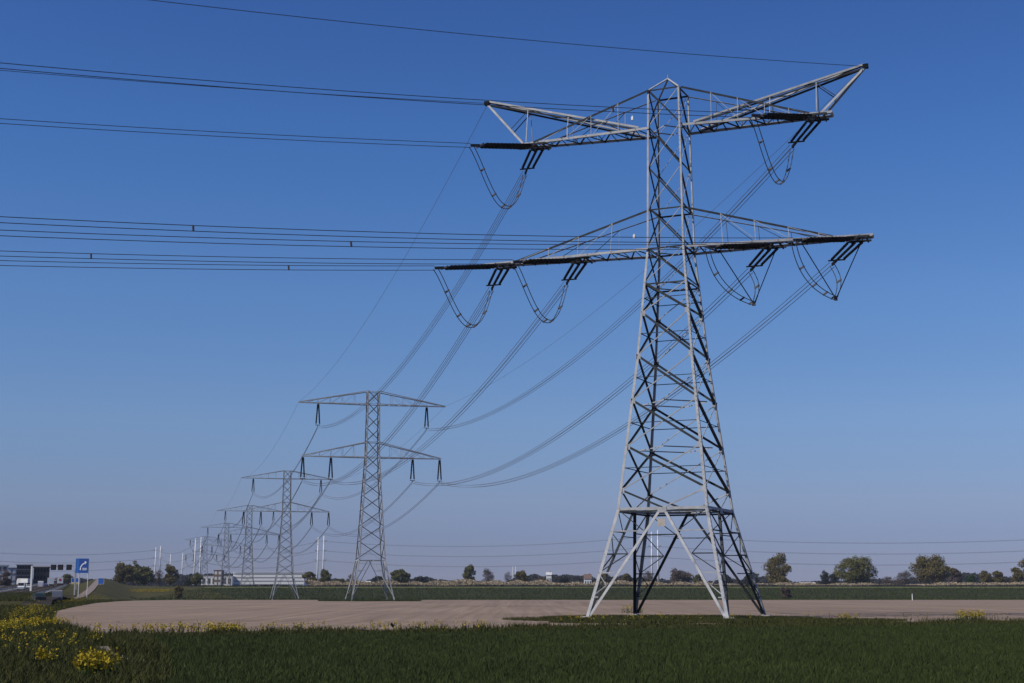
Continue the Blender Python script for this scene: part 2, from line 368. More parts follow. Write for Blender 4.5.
# ------------------------------------------------------------------ large lattice angle pylon
T1 = Vector((16.25, 141.4, 0)); A1 = R(-24); A_ARM = R(-19)
ca, sa = math.cos(A1), math.sin(A1)
AX = Vector((math.cos(A_ARM), math.sin(A_ARM), 0)); ARM_TURN = A_ARM - A1
PW = ([-0.3, 10.2, 12.0, 16.3, 20.9, 25.4, 29.8, 32.9, 36.6, 40.7, 53.4], [7.05, 4.58, 4.3, 3.82, 3.37, 2.9, 2.48, 2.25, 1.97, 1.72, 1.72])
def w1(z): return float(np.interp(z, *PW))
def corner(sx, sy, z, w=w1): return Vector((sx * w(z), sy * w(z), z))

t1 = thing("transmission_tower", "tall pale lattice angle pylon with upswept horns on its top arm, nearest and largest", "pylon", T1, A1)
for sx in (-1, 1):
    for sy in (-1, 1):
        b = MB(); lv = [-0.12, 10.2, 25.4, 36.6, 53.4]
        for z0, z1, s_ in zip(lv[:-1], lv[1:], (0.31, 0.26, 0.22, 0.19)):
            b.angle(corner(sx, sy, z0), corner(sx, sy, z1), s_, (-sx, 0, 0), (0, -sy, 0))
        for z in (12.0, 16.3, 20.9, 25.4, 29.8):           # gusset plates
            c = corner(sx, sy, z); b.box((c.x - sx * .17, c.y + sy * .012, c.z), (.5, .02, .55)); b.box((c.x + sx * .012, c.y - sy * .17, c.z), (.02, .5, .55))
        lg = b.build("leg", M_STEEL, t1)
        c = corner(sx, sy, 0.0); f = MB(); 
        f.prism([(-.5, -.3), (.5, -.3), (.5, -.08), (.36, .0), (-.36, .0), (-.5, -.08)], -.45, .45)
        fo = f.build("footing", M_CONC, lg); fo.location = (c.x, c.y, 0)

FACES = [((-1, -1), (1, -1), (0, 1, 0)), ((1, -1), (1, 1), (-1, 0, 0)), ((1, 1), (-1, 1), (0, -1, 0)), ((-1, 1), (-1, -1), (1, 0, 0))]
BAYS = [12.0, 16.3, 20.9, 25.4, 29.8, 32.9, 36.6, 40.7, 45.0, 49.4, 53.4]
for fi, (ca_, cb_, inn) in enumerate(FACES):
    inn = Vector(inn)
    dk, lt = MB(), MB()
    for i, (z0, z1) in enumerate(zip(BAYS[:-1], BAYS[1:])):
        A0, A1_, B0, B1 = corner(*ca_, z0), corner(*ca_, z1), corner(*cb_, z0), corner(*cb_, z1)
        off = inn * 0.02; off2 = inn * 0.06
        big = 0.23 if z0 < 32 else 0.15
        # one diagonal falls to the camera's right on every face and is the heavy one, its shade painted in dark
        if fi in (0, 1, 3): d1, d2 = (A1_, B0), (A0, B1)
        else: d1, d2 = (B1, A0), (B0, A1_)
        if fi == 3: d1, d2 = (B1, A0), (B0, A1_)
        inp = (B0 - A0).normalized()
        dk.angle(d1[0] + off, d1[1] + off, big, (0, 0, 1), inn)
        (dk if fi == 3 else lt).angle(d2[0] + off2, d2[1] + off2, big * (.75 if fi == 3 else .43), (0, 0, 1), inn)  # both diagonals of the unlit left face take the painted shade
        if z0 < 32.8:
            zm = z0 + (z1 - z0) * w1(z0) / (w1(z0) + w1(z1))
            dk.angle(corner(*ca_, zm) + off2 * 2, corner(*cb_, zm) + off2 * 2, 0.075, (0, 0, -1), inn)
        if i in (4, 5, 6, 9): 
            dk.angle(A1_ + off2, B1 + off2, 0.15, (0, 0, -1), inn)
    # V between the portal beam and the first full bay
    A0, B0 = corner(*ca_, 12.0), corner(*cb_, 12.0); mid = (corner(*ca_, 10.2) + corner(*cb_, 10.2)) / 2
    dk.angle((A0 if fi in (0, 1) else B0) + inn * .02, mid + inn * .02, .19, (0, 0, 1), inn)
    lt.angle((B0 if fi in (0, 1) else A0) + inn * .06, mid + inn * .06, .13, (0, 0, 1), inn)
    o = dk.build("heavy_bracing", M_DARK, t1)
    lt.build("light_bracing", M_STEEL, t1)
    # portal frame of the base: beam, inverted V to the feet, rungs and redundants
    p, pd = MB(), MB()
    A, B = corner(*ca_, 10.2), corner(*cb_, 10.2); a0, b0 = corner(*ca_, .15), corner(*cb_, .15)
    p.angle(A + inn * .03 + Vector((0, 0, .14)), B + inn * .03 + Vector((0, 0, .14)), .26, (0, 0, -1), inn)
    pd.angle(A + inn * .06 - Vector((0, 0, .16)), B + inn * .06 - Vector((0, 0, .16)), .16, (0, 0, -1), inn)
    e = (B - A).normalized(); mid = (A + B) / 2 - Vector((0, 0, .1))
    pa, pb = mid - e * .35, mid + e * .35
    mat_strut = p if fi in (0, 3) else pd
    strong = p if fi == 0 else pd
    strong.angle(a0 + inn * .05 + e * .25, pa + inn * .05, .25, e, inn); strong.angle(b0 + inn * .05 - e * .25, pb + inn * .05, .25, -e, inn)
    for s0, s1, L0, L1 in ((a0, pa, a0, A), (b0, pb, b0, B)):
        prev = None
        for j, t_ in enumerate((.16, .27, .39, .57, .79)):
            q = s0.lerp(s1, t_) + inn * .05; zz = q.z; l = L0.lerp(L1, (zz - L0.z) / (L1.z - L0.z)) + inn * .05
            (p if j % 2 == 0 and fi == 0 else pd).angle(q, l, .11, (0, 0, 1), inn)
            if prev is not None: (pd if (fi != 0 or j > 2) else p).angle(prev[1] if j % 2 else prev[0], q if j % 2 else l, .09, (0, 0, 1), inn)
            prev = (q, l)
        if prev is not None: pd.angle(prev[0], L1 + inn * .05, .09, (0, 0, 1), inn)
    # cross rails tying the two struts of the face together
    qa, qb = a0.lerp(pa, .75), b0.lerp(pb, .75)
    pd.angle(qa + inn * .12, qb + inn * .12, .09, (0, 0, 1), inn)
    p.box((mid.x - inn.x * .01, mid.y - inn.y * .01, 10.05), (.9 if abs(e.x) > .5 else .025, .9 if abs(e.y) > .5 else .025, .5))
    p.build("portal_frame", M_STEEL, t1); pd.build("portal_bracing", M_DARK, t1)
for z in (10.2, 16.3, 20.9, 32.9, 36.6, 49.4):
    b = MB(); c = [corner(x, y, z) for x, y in ((-1, -1), (1, -1), (1, 1), (-1, 1))]
    m_ = [(c[i] + c[(i + 1) % 4]) / 2 for i in range(4)]
    for i in range(4): b.angle(m_[i], m_[(i + 1) % 4], .1, (0, 0, -1), (1, .2, 0))
    b.build("plan_bracing", M_STEEL, t1)
b = MB(); b.box((0, 0, 0), (.8, .03, .75)); pl = b.build("number_plate", M_CONC, t1); pl.location = (-.05, -4.62, 8.85)
b = MB()
for sx, sy in ((-1, -1), (1, -1), (1, 1), (-1, 1)): b.angle(corner(sx, sy, 53.4), (0.02 * sx, 0.02 * sy, 55.05), .17, (-sx, 0, 0), (0, -sy, 0))
b.tube([(0, 0, 55.0), (0, 0, 55.4)], .04)
b.build("peak_frame", M_STEEL, t1)
b = MB()                                                    # climbing bolts and rail on the near leg
for z in np.arange(3.5, 52, .45):
    c = corner(1, -1, z); b.bar((c.x - .05, c.y, z), (c.x - .05, c.y - .16, z), .025)
tag(b.build("step_bolts", M_STEEL, t1), kind='stuff')

def arm1(side, L, zc, ztie, tip_w, tie_at):
    """box-truss arm of the large pylon: two bottom chords, zigzag between them, ties to the body, posts"""
    w0 = w1(zc); x0 = side * w0; x1 = side * L
    yc = lambda s: w0 + (tip_w - w0) * s                     # half width along the arm
    pt = lambda s, sy, dz=0: Vector((x0 + (x1 - x0) * s, sy * yc(s), zc + dz))
    ch, zg, dk, ps = MB(), MB(), MB(), MB()
    for sy in (-1, 1):
        ch.angle(pt(0, sy), pt(1, sy), .24, (0, 0, -1), (0, -sy, 0))
        T = Vector((side * w1(ztie), sy * w1(ztie), ztie))
        (dk if sy < 0 else ps).angle(T, pt(tie_at, sy, .02), .21 if sy < 0 else .1, (0, 0, -1), (0, -sy, 0))  # front tie gets the steel with shade in its colour, rear tie the pale one
        for s in ((.22, .42, .6) if side < 0 else (.2, .38, .56, .72)):
            top = T.lerp(pt(tie_at, sy), s / tie_at)
            if top.z - zc > .4:
                ps.angle(pt(s, sy), top, .06, (side, 0, 0), (0, -sy, 0))
                nx = min(s + .19, tie_at - .02)
                (dk if (sy > 0) else ps).angle(top, pt(nx, sy), .05, (0, 0, -1), (0, -sy, 0))
    n = int(abs(L - w0) / 1.25)
    for i in range(n):
        a, b_ = i / n, (i + 1) / n
        zg.angle(pt(a, -1 if i % 2 else 1, -.06), pt(b_, 1 if i % 2 else -1, -.06), .12, (0, 0, -1), (side, 0, 0))
        zg.angle(pt(a, -1 if i % 2 else 1, -.22), pt(a, 1 if i % 2 else -1, -.22), .1, (0, 0, -1), (side, 0, 0))
        zg.angle(pt(a, -1, -.24), pt(b_, -1, -.24), .1, (0, 0, -1), (0, 1, 0)) if i % 3 else None
    ch.bar(pt(1, -1, -.08), pt(1, 1, -.08), .2)
    a = ch.build("crossarm", M_STEEL, t1); a.rotation_euler.z = ARM_TURN
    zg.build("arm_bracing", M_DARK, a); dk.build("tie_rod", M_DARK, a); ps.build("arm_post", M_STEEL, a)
    return a
UPZ, LOZ = 49.4, 36.6
HANG = []
for side in (-1, 1):
    au = arm1(side, 16.6, UPZ, 53.4, .75, .86)
    al = arm1(side, 20.0, LOZ, 40.7, .6, .80)
    # horn: two chords from the arm rising outwards to the earth-wire tip, struts back down to the arm end
    tip = Vector((side * 19.95, 0, 54.2 - side * .35)); h, hd, hs = MB(), MB(), []
    rt = [Vector((side * 2.9, sy * 1.5, UPZ - .02)) for sy in (-1, 1)]; en = [Vector((side * 15.6, sy * .8, UPZ)) for sy in (-1, 1)]
    for r_, e_, sy in zip(rt, en, (-1, 1)):
        tp = tip + Vector((0, sy * .12, 0))
        h.angle(r_ + Vector((0, 0, .06)), tp + Vector((0, 0, .1)), .2, (0, 0, 1), (0, -sy, 0))
        hd.angle(r_ + Vector((0, 0, -.02)), tp + Vector((0, 0, -.1)), .17, (0, 0, -1), (0, -sy, 0))
        hs.append((MB().angle(e_, tp, .22, (side, 0, 0), (0, -sy, 0)), 'horn_strut'))
        for s in (.45, .72):
            q = r_.lerp(tp, s); hs.append((MB().angle(q, Vector((q.x, sy * (1.6 - .6 * s), UPZ)), .08, (side, 0, 0), (0, -sy, 0)), 'horn_post'))
        q = r_.lerp(tp, .72); hd.angle(q, e_.lerp(tp, .35), .08, (0, 0, -1), (0, -sy, 0))
    for i in range(9):
        s0, s1 = i / 9, (i + 1) / 9
        hd.angle(rt[i % 2].lerp(tip, s0) + Vector((0, 0, .08)), rt[1 - i % 2].lerp(tip, s1) + Vector((0, 0, .08)), .09, (0, 0, -1), (side, 0, 0))
    for s in (.3, .6): hs.append((MB().angle(en[0].lerp(tip, s), en[1].lerp(tip, s), .09, (0, 0, -1), (side, 0, 0)), 'horn_rung'))
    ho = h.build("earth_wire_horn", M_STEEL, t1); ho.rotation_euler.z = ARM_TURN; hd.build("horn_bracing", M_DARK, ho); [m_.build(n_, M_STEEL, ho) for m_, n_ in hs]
    b = MB(); b.box((tip.x + side * .1, 0, tip.z), (.55, .5, .4)); b.build("clamp", M_INS, ho)
    HANG += [(side, 14.65 + .45 * side, UPZ, "upper"), (side, 18.4 + .3 * side, LOZ, "outer"), (side, 9.95 + .45 * side, LOZ, "inner")]

U2 = Vector((-0.233, 0.972, 0)).normalized(); U0 = Vector((math.sin(R(-116)), math.cos(R(-116)), 0))
TOL = Matrix.Translation(T1) @ Matrix.Rotation(A1, 4, 'Z'); TOLI = TOL.inverted(); TOLA = Matrix.Translation(T1) @ Matrix.Rotation(A_ARM, 4, 'Z')
def string_mesh(b, p, q, r=.1):
    """composite insulator: rod with sheds and end fittings"""
    p, q = Vector(p), Vector(q); n = 26; pts = []; rs = []
    pts += [p, p.lerp(q, .05)]; rs += [.04, .04]
    for i in range(n):
        pts.append(p.lerp(q, .06 + .88 * i / (n - 1))); rs.append(r if i % 2 else r * 1.35)
    pts += [p.lerp(q, .95), q]; rs += [.04, .04]
    b.tube(pts, rs, 7)
ENDS = {}
for side, s, zc, nm in HANG:
    P0 = TOLA @ Vector((side * s, 0, zc - .25))
    hb = MB(); lx = side * s                                  # hanger beam across the arm end
    hb.bar((lx - 1.1, -1.0, zc - .3), (lx + 1.1, -1.0, zc - .3), .18); hb.bar((lx - 1.1, 1.0, zc - .3), (lx + 1.1, 1.0, zc - .3), .18)
    for k in (-.8, 0, .8): hb.bar((lx + k, -1.15, zc - .42), (lx + k, 1.15, zc - .42), .14)
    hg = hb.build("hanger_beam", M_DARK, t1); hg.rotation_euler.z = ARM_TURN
    for key, U, drop, Ln in (("out", U2, .21, 4.3), ("in", U0, .12, 6.0)):
        perp = Vector((U.y, -U.x, 0)); dirn = (U - Vector((0, 0, drop))).normalized()
        offv = AX if key == "out" else perp
        st = P0 + U * (.7 if key == "out" else .9) - Vector((0, 0, .2)); en_ = st + dirn * Ln
        for k in (-.72, 0, .72):
            b = MB(); string_mesh(b, TOLI @ (st + offv * k), TOLI @ (en_ + offv * k * .85), .115)
            b.build("insulator_string", M_INS, t1)
        ym = M_INS if key == "out" else M_SPACER
        y = MB(); y.bar(TOLI @ (en_ - offv * .85), TOLI @ (en_ + offv * .85), .13); y.bar(TOLI @ en_, TOLI @ (en_ + dirn * 1.1), .12, h=.3); y.build("yoke_plate", ym, t1)
        y = MB(); y.bar(TOLI @ (st - offv * .85), TOLI @ (st + offv * .85), .13); y.bar(TOLI @ st, TOLI @ (P0 + U * .1), .12); y.build("yoke_plate", ym, t1)
        ENDS[(side, nm, key)] = en_ + dirn * 1.1
    # jumper loop between the two strings' ends
    E0, E2 = ENDS[(side, nm, "in")], ENDS[(side, nm, "out")]
    vs = (side > 0 and nm != "upper"); low = 4.3 if vs else 4.9; pts = []
    for i in range(25):
        t_ = i / 24; q = E0.lerp(E2, t_); q.z -= low * (1 - abs(2 * t_ ** (2.3 if vs else 1.4) - 1) ** 2.1); pts.append(TOLI @ q)
    if vs:                                                    # this loop runs through the foot of a V of rods
        lap = TOLA.inverted() @ E2; ap = TOLA @ Vector((lap.x + .25, lap.y, lap.z - 3.5)); pts = []
        c1 = E0.lerp(ap, .12) - Vector((0, 0, 3.2)); c2 = E0.lerp(ap, .62); c2.z = ap.z - .15
        for i in range(19):
            t_ = i / 18; pts.append(TOLI @ (E0 * (1 - t_) ** 3 + c1 * 3 * t_ * (1 - t_) ** 2 + c2 * 3 * t_ * t_ * (1 - t_) + ap * t_ ** 3))
        for i in range(1, 7):
            t_ = i / 6; q = ap.lerp(E2, t_) + AX * .5 * math.sin(math.pi * t_); pts.append(TOLI @ q)
    jl = None; dv = Vector((E2.y - E0.y, E0.x - E2.x, 0)).normalized() * .21; dv = TOLI.to_3x3() @ dv
    for k in (-1, 1):
        b = MB(); b.tube([p + dv * k + Vector((0, 0, .12 * k)) for p in pts], .045, 5)
        o = b.build("jumper_loop", M_WIRE, t1); jl = jl or o
    for i in (5, 10, 14, 17, 21):
        sp = MB(); sp.bar(pts[i] - dv * 1.25 - Vector((0, 0, .15)), pts[i] + dv * 1.25 + Vector((0, 0, .15)), .15); sp.build("jumper_spacer", M_SPACER, jl)
    if vs:                                                    # V of two rods steadying the jumper under the right arm
        bot = pts[18].copy(); xa = (TOLA.inverted() @ (TOL @ bot)).x
        for k in (-2.6, 3.3):
            b = MB(); b.tube([TOLI @ (TOLA @ Vector((min(xa + k, 19.9), .3, zc - .25))), bot + Vector((k * .03, 0, .1))], .055, 6); b.build("jumper_support", M_INS, t1)
        b = MB(); b.box(bot, (.3, .3, .45)); b.build("jumper_clamp", M_SPACER, t1)
b = MB(); b.box((0, 0, 0), (.22, .22, .34)); b.box((0, 0, .22), (.1, .1, .14))
for z in (50.6, 38.0):
    o = b.build("marker_lamp", M_WHITE, t1); o.location = (-3.4, -1.62, z); b2 = MB()

# ------------------------------------------------------------------ suspension pylons behind
HS = 51.2
PW2 = ([0, 9.8, 24, 34.5, 40, 52], [5.3, 3.25, 2.35, 1.72, 1.58, 1.5])
def w2(z): return float(np.interp(z, *PW2))
def suspension_parts(near_):
    """mesh data of one suspension pylon, shared by the copies"""
    out = []
    r_ = 1.0 if near_ else 1.0
    for sx in (-1, 1):
        for sy in (-1, 1):
            b = MB(); lv = [-.2, 9.8, 24, 35, 51.0]
            for z0, z1 in zip(lv[:-1], lv[1:]): b.angle(corner(sx, sy, z0, w2), corner(sx, sy, z1, w2), .26, (-sx, 0, 0), (0, -sy, 0))
            c = corner(sx, sy, 0, w2); b.box((c.x, c.y, -.25), (.9, .9, .4))
            out.append(("leg", b.mesh("leg"), M_FARST, None))
    bays = [9.8, 13.9, 17.8, 21.5, 25, 28.3, 31.5, 34.8, 38.5, 41.6, 44.7, 47.9, 51.0]
    for ca_, cb_, inn in FACES:
        inn = Vector(inn); b = MB(); d = MB()
        for z0, z1 in zip(bays[:-1], bays[1:]):
            A0, A1_, B0, B1 = (corner(*c, z, w2) for c, z in ((ca_, z0), (ca_, z1), (cb_, z0), (cb_, z1)))
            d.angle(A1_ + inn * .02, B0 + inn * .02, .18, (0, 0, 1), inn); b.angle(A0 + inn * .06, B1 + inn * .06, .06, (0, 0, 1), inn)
        for z_ in (34.8, 38.5, 47.9, 51.0): b.angle(corner(*ca_, z_, w2) + inn * .1, corner(*cb_, z_, w2) + inn * .1, .14, (0, 0, -1), inn)
        A, B = corner(*ca_, 9.8, w2), corner(*cb_, 9.8, w2); a0, b0 = corner(*ca_, .5, w2), corner(*cb_, .5, w2); mid = (A + B) / 2
        b.angle(A + inn * .03, B + inn * .03, .18, (0, 0, -1), inn); b.angle(a0 + inn * .03, mid + inn * .05, .18, (0, 0, 1), inn); b.angle(b0 + inn * .03, mid + inn * .05, .18, (0, 0, 1), inn)
        for t_ in (.3, .5, .72):
            for u, v, q in ((a0, A, a0.lerp(mid, t_)), (b0, B, b0.lerp(mid, t_))):
                b.angle(q, u.lerp(v, t_), .09, (0, 0, 1), inn); 
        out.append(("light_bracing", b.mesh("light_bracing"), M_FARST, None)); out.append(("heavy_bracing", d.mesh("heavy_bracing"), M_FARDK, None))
    for side in (-1, 1):
        for L, zc, zt in ((18.3, 47.9, 51.1), (17.3, 34.8, 38.5)):
            b = MB(); w0 = w2(zc)
            pt = lambda s, sy, dz=0: Vector((side * (w0 + (L - w0) * s), sy * (w0 * (1 - s) + .15 * s), zc + dz))
            for sy in (-1, 1):
                b.angle(pt(0, sy), pt(1, sy), .2, (0, 0, -1), (0, -sy, 0))
                T = Vector((side * w2(zt), sy * w2(zt), zt)); b.angle(T, pt(.99, sy, .15), .2, (0, 0, -1), (0, -sy, 0))
                for s in (.18, .36, .54, .72):
                    q = T.lerp(pt(.99, sy), s); b.angle(pt(s, sy), q, .07, (side, 0, 0), (0, -sy, 0)); b.angle(q, pt(min(s + .17, .95), sy), .06, (0, 0, -1), (0, -sy, 0))
            for i in range(14): b.angle(pt(i / 14, -1 if i % 2 else 1, -.05), pt((i + 1) / 14, 1 if i % 2 else -1, -.05), .08, (0, 0, -1), (side, 0, 0))
            out.append(("crossarm", b.mesh("crossarm"), M_FARST, None))
    for side in (-1, 1):
        for s, zc in ((13.5, 47.9), (16.9, 34.8), (10.1, 34.8)):
            for k in (-1, 1):
                b = MB(); string_mesh(b, (side * s + k * .1, 0, zc - .1), (side * s + k * .45, 0, zc - 5.5), .15); out.append(("insulator_string", b.mesh("insulator_string"), M_INS, None))
            b = MB(); b.bar((side * s - .6, 0, zc - 5.55), (side * s + .6, 0, zc - 5.55), .14); b.bar((side * s, 0, zc - 5.5), (side * s, 0, zc - 6.0), .12)
            out.append(("yoke_plate", b.mesh("yoke_plate"), M_SPACER, None))
    return out
SUSP = suspension_parts(True)
FT = [(371.5, 349, 50.7, "lattice pylon on a dark grass patch in the bare field, second largest"),
      (286, 573, 49.3, "lattice pylon at the far edge of the bare field, third largest"),
      (248.5, 815, 49.2, "fourth largest lattice pylon, standing in front of the long white building"),
      (226, 1035, 49.0, "fifth largest lattice pylon, thin against the sky left of the fourth"),
      (205, 1290, 48.6, "smallest and farthest lattice pylon, close to white tubular poles")]
LT = []
R2 = R(14.3)
for px, Y, ztop, lab in FT:
    X = at(px, Y, 25); o = thing("transmission_tower", lab, "pylon", (X, Y, ztop - HS), R2, "suspension pylons marching to the horizon")
    for nm, me, m, _ in SUSP: link(nm, me, m, o)
    LT.append(Matrix.Translation((X, Y, ztop - HS)) @ Matrix.Rotation(R2, 4, 'Z'))
tag(t1, group=None)

# ------------------------------------------------------------------ conductors between the pylons
POS = [(-1, "upper", "upper left arm"), (1, "upper", "upper right arm"), (-1, "outer", "lower left arm's outer end"), (-1, "inner", "lower left arm's inner hanger"),
       (1, "outer", "lower right arm's outer end"), (1, "inner", "lower right arm's inner hanger")]
SX = {"upper": (13.5, 47.9 - 6.0), "outer": (16.9, 34.8 - 6.0), "inner": (10.1, 34.8 - 6.0)}
def sagline(P, Q, sag, n):
    out = []
    for i in range(n + 1):
        t_ = i / n; q = P.lerp(Q, t_); q.z -= 4 * sag * t_ * (1 - t_); out.append(q)
    return out
def cable(P, Q, sag, label, group, strands, r, n=40, gap=.26, spacers=0, name="power_cable", gapz=None):
    c = P.copy(); root = thing(name, label, "cable", c, 0, group); L = [p - c for p in sagline(P, Q, sag, n)]
    d = (Q - P); d.z = 0; d.normalize(); sd_ = Vector((d.y, -d.x, 0)); gzv = gapz or gap
    offs = {1: [(0, 0)], 2: [(-.25, -1), (.25, 1)], 4: [(-1, -1), (1, -1), (-1, 1), (1, 1)]}[strands]
    for i, j in offs:
        b = MB()
        b.tube([p + sd_ * i * gap + Vector((0, 0, j * gzv)) for p in L], r, 5); b.build("strand", M_WIRE2 if "second" in label or name == "distant_cable" else M_WIRE, root)
    for k in range(spacers):
        q = L[int((k + .5 + .3 * math.sin(k * 2.1 + P.x)) / spacers * n)]; b = MB()
        b.bar(q - sd_ * gap * .25 - Vector((0, 0, gzv)), q + sd_ * gap * .25 + Vector((0, 0, gzv)), .14)
        b.build("spacer", M_SPACER, root)
    return root
SAGS = {"upper": 7.5, "outer": 8.0, "inner": 7.5}
for side, nm, txt in POS:
    P = ENDS[(side, nm, "in")]; Q = P + U0 * 312; Q.z = P.z
    cable(P, Q, {("upper", 1): 9.3, ("upper", -1): 8.3}.get((nm, side), 8.8 if side > 0 else 8.0), f"cable from the {txt} of the nearest pylon to the left edge", "cables running left from the nearest pylon", 2, .033, 60, .27, 4, gapz=.24)
    P = ENDS[(side, nm, "out")]; s, z = SX[nm]; Q = LT[0] @ Vector((side * s, 0, z))
    cable(P, Q, SAGS[nm], f"cable from the {txt} of the nearest pylon to the second", "cables between the nearest and second pylon", 4, .03, 40, .25, 0, gapz=.22)
for side, sd_t in ((-1, "left"), (1, "right")):
    tip = TOLA @ Vector((side * 19.95, 0, 54.2 - side * .35)); Q = tip + U0 * 312
    cable(tip, Q, 9.0 if side > 0 else 8.3, f"single earth wire from the {sd_t} horn tip toward the left picture edge", "earth wires of the nearest pylon", 1, .03, 60, name="earth_wire")
    cable(tip, LT[0] @ Vector((side * 18.2, 0, 48.0)), 4.5, f"thin earth wire from the {sd_t} horn tip to the second pylon", "earth wires of the nearest pylon", 1, .022, 40, name="earth_wire")
ORD = ["second", "third", "fourth", "fifth", "farthest"]
for i in range(4):
    for side, nm, txt in POS:
        s, z = SX[nm]; P, Q = LT[i] @ Vector((side * s, 0, z)), LT[i + 1] @ Vector((side * s, 0, z))
        cable(P, Q, 7.5, f"cable from the {txt} of the {ORD[i]} pylon to the next", "cables between the far pylons", 2, .055 + .014 * i, 22, .28, name="power_cable")
    for side, sd_t in ((-1, "left"), (1, "right")):
        cable(LT[i] @ Vector((side * 18.2, 0, 48)), LT[i + 1] @ Vector((side * 18.2, 0, 48)), 4.5, f"earth wire from the {sd_t} top arm tip of the {ORD[i]} pylon to the next", "earth wires of the far pylons", 1, .025, 18, name="earth_wire")

# ------------------------------------------------------------------ white tubular pylons on the horizon and their lines
def pole_pair(px, Y, top_y, lab, sep=6.5, near_=True):
    v = math.tan(PITCH + math.atan((341.5 - top_y) / F)); ztop = CAMH + v * Y
    X = at(px, Y, 30); zg_ = 4.0; o = thing("tubular_pylon", lab, "pylon", (X, Y, zg_), R(-8), "white tubular pole pylons")
    H = ztop - zg_
    for k in (-1, 1):
        b = MB(); b.tube([(k * sep / 2, 0, 0), (k * sep / 2, 0, H * .5), (k * sep / 2, 0, H * (1 if k > 0 else .97))], [1.15, .85, .45], 10)
        p_ = b.build("pole", M_WHITE, o, True)
        for fr in (.9, .71, .52):
            b = MB(); b.bar((k * sep / 2, 0, H * fr), (k * (sep / 2 + 3.6), 0, H * fr + .6), .35); b.tube([(k * (sep / 2 + 3.6), 0, H * fr + .6), (k * (sep / 2 + .5), 0, H * fr - 1.8)], .14); b.build("insulator_arm", M_SPACER, p_)
    return (o, X, Y, zg_, H)
PP = {}
PP['a'] = pole_pair(157.5, 1950, 546, "pair of slim white poles rising behind the clump of trees at left")
PP['b'] = pole_pair(197.5, 1620, 537, "pair of white poles left of the long white building")
PP['c'] = pole_pair(320.5, 1600, 536, "pair of white poles between the second and third lattice pylons")
PP['d'] = pole_pair(655, 1500, 530, "white poles seen between the legs of the nearest pylon")
PP['e'] = pole_pair(1130, 1400, 528, "pair of white poles beyond the right edge")
PP['g'] = pole_pair(-70, 1800, 542, "pair of white poles beyond the left edge")
pole_pair(176, 2500, 553, "fainter short pair of white poles between the two taller pairs at left", 22)
pole_pair(514, 4300, 566, "tiny far pair of poles on the horizon left of the nearest pylon", 9)
lv_t = {.9: "top", .71: "middle", .52: "bottom"}
for a, c, t1_ in (('g', 'a', "left edge to the first white poles"), ('a', 'b', "first to second white poles"), ('b', 'c', "second to third white poles"), ('c', 'd', "third white poles to those behind the nearest pylon"), ('d', 'e', "nearest pylon's legs to the right edge")):
    _, x0, y0, z0, h0 = PP[a]; _, x1, y1, z1, h1 = PP[c]
    for fr, nm in lv_t.items():
        cable(Vector((x0, y0 - 2, z0 + h0 * fr)), Vector((x1, y1 - 2, z1 + h1 * fr)), 8.5, f"faint {nm} horizon cable running from the {t1_}", "faint cables on the horizon", 2, .09, 24, .28, name="distant_cable")

# ------------------------------------------------------------------ trees
def leaf_mesh(name, lobes, n, size, gap=.0):
    """crown of small randomly turned leaf clumps spread through uneven lobes"""
    vol = np.array([l[3] * l[4] * l[5] for l in lobes]); pr = vol / vol.sum()
    ii = rng.choice(len(lobes), n, p=pr); L = np.array([l[:6] for l in lobes])[ii]
    d = rng.normal(size=(n, 3)); d /= np.linalg.norm(d, axis=1)[:, None]; r = rng.uniform(.3, 1, n) ** .4
    # break the outline: radius wobbles with direction, bites left out
    wob = 1 + .22 * np.sin(5 * d[:, 0] + 3 * d[:, 2] + ii) + .15 * np.sin(9 * d[:, 1] - 4 * d[:, 2] + 2 * ii)
    p = L[:, :3] + d * (r * wob)[:, None] * L[:, 3:6]
    hole = np.sin(p[:, 0] * 2.3 + ii) * np.sin(p[:, 1] * 2.1) * np.sin(p[:, 2] * 2.6 + 1)
    p = p[hole > -.45 + gap]; n = len(p)
    u = rng.normal(size=(n, 3)); u /= np.linalg.norm(u, axis=1)[:, None]; w = np.cross(u, rng.normal(size=(n, 3))); w /= np.linalg.norm(w, axis=1)[:, None]
    s = size * rng.uniform(.5, 1.3, n)[:, None]
    V = np.stack([p - u * s, p + w * s * .6, p + u * s, p - w * s * .6], 1).reshape(-1, 3)
    Fc = np.arange(n * 4).reshape(n, 4)
    return np_mesh(name, V, Fc)
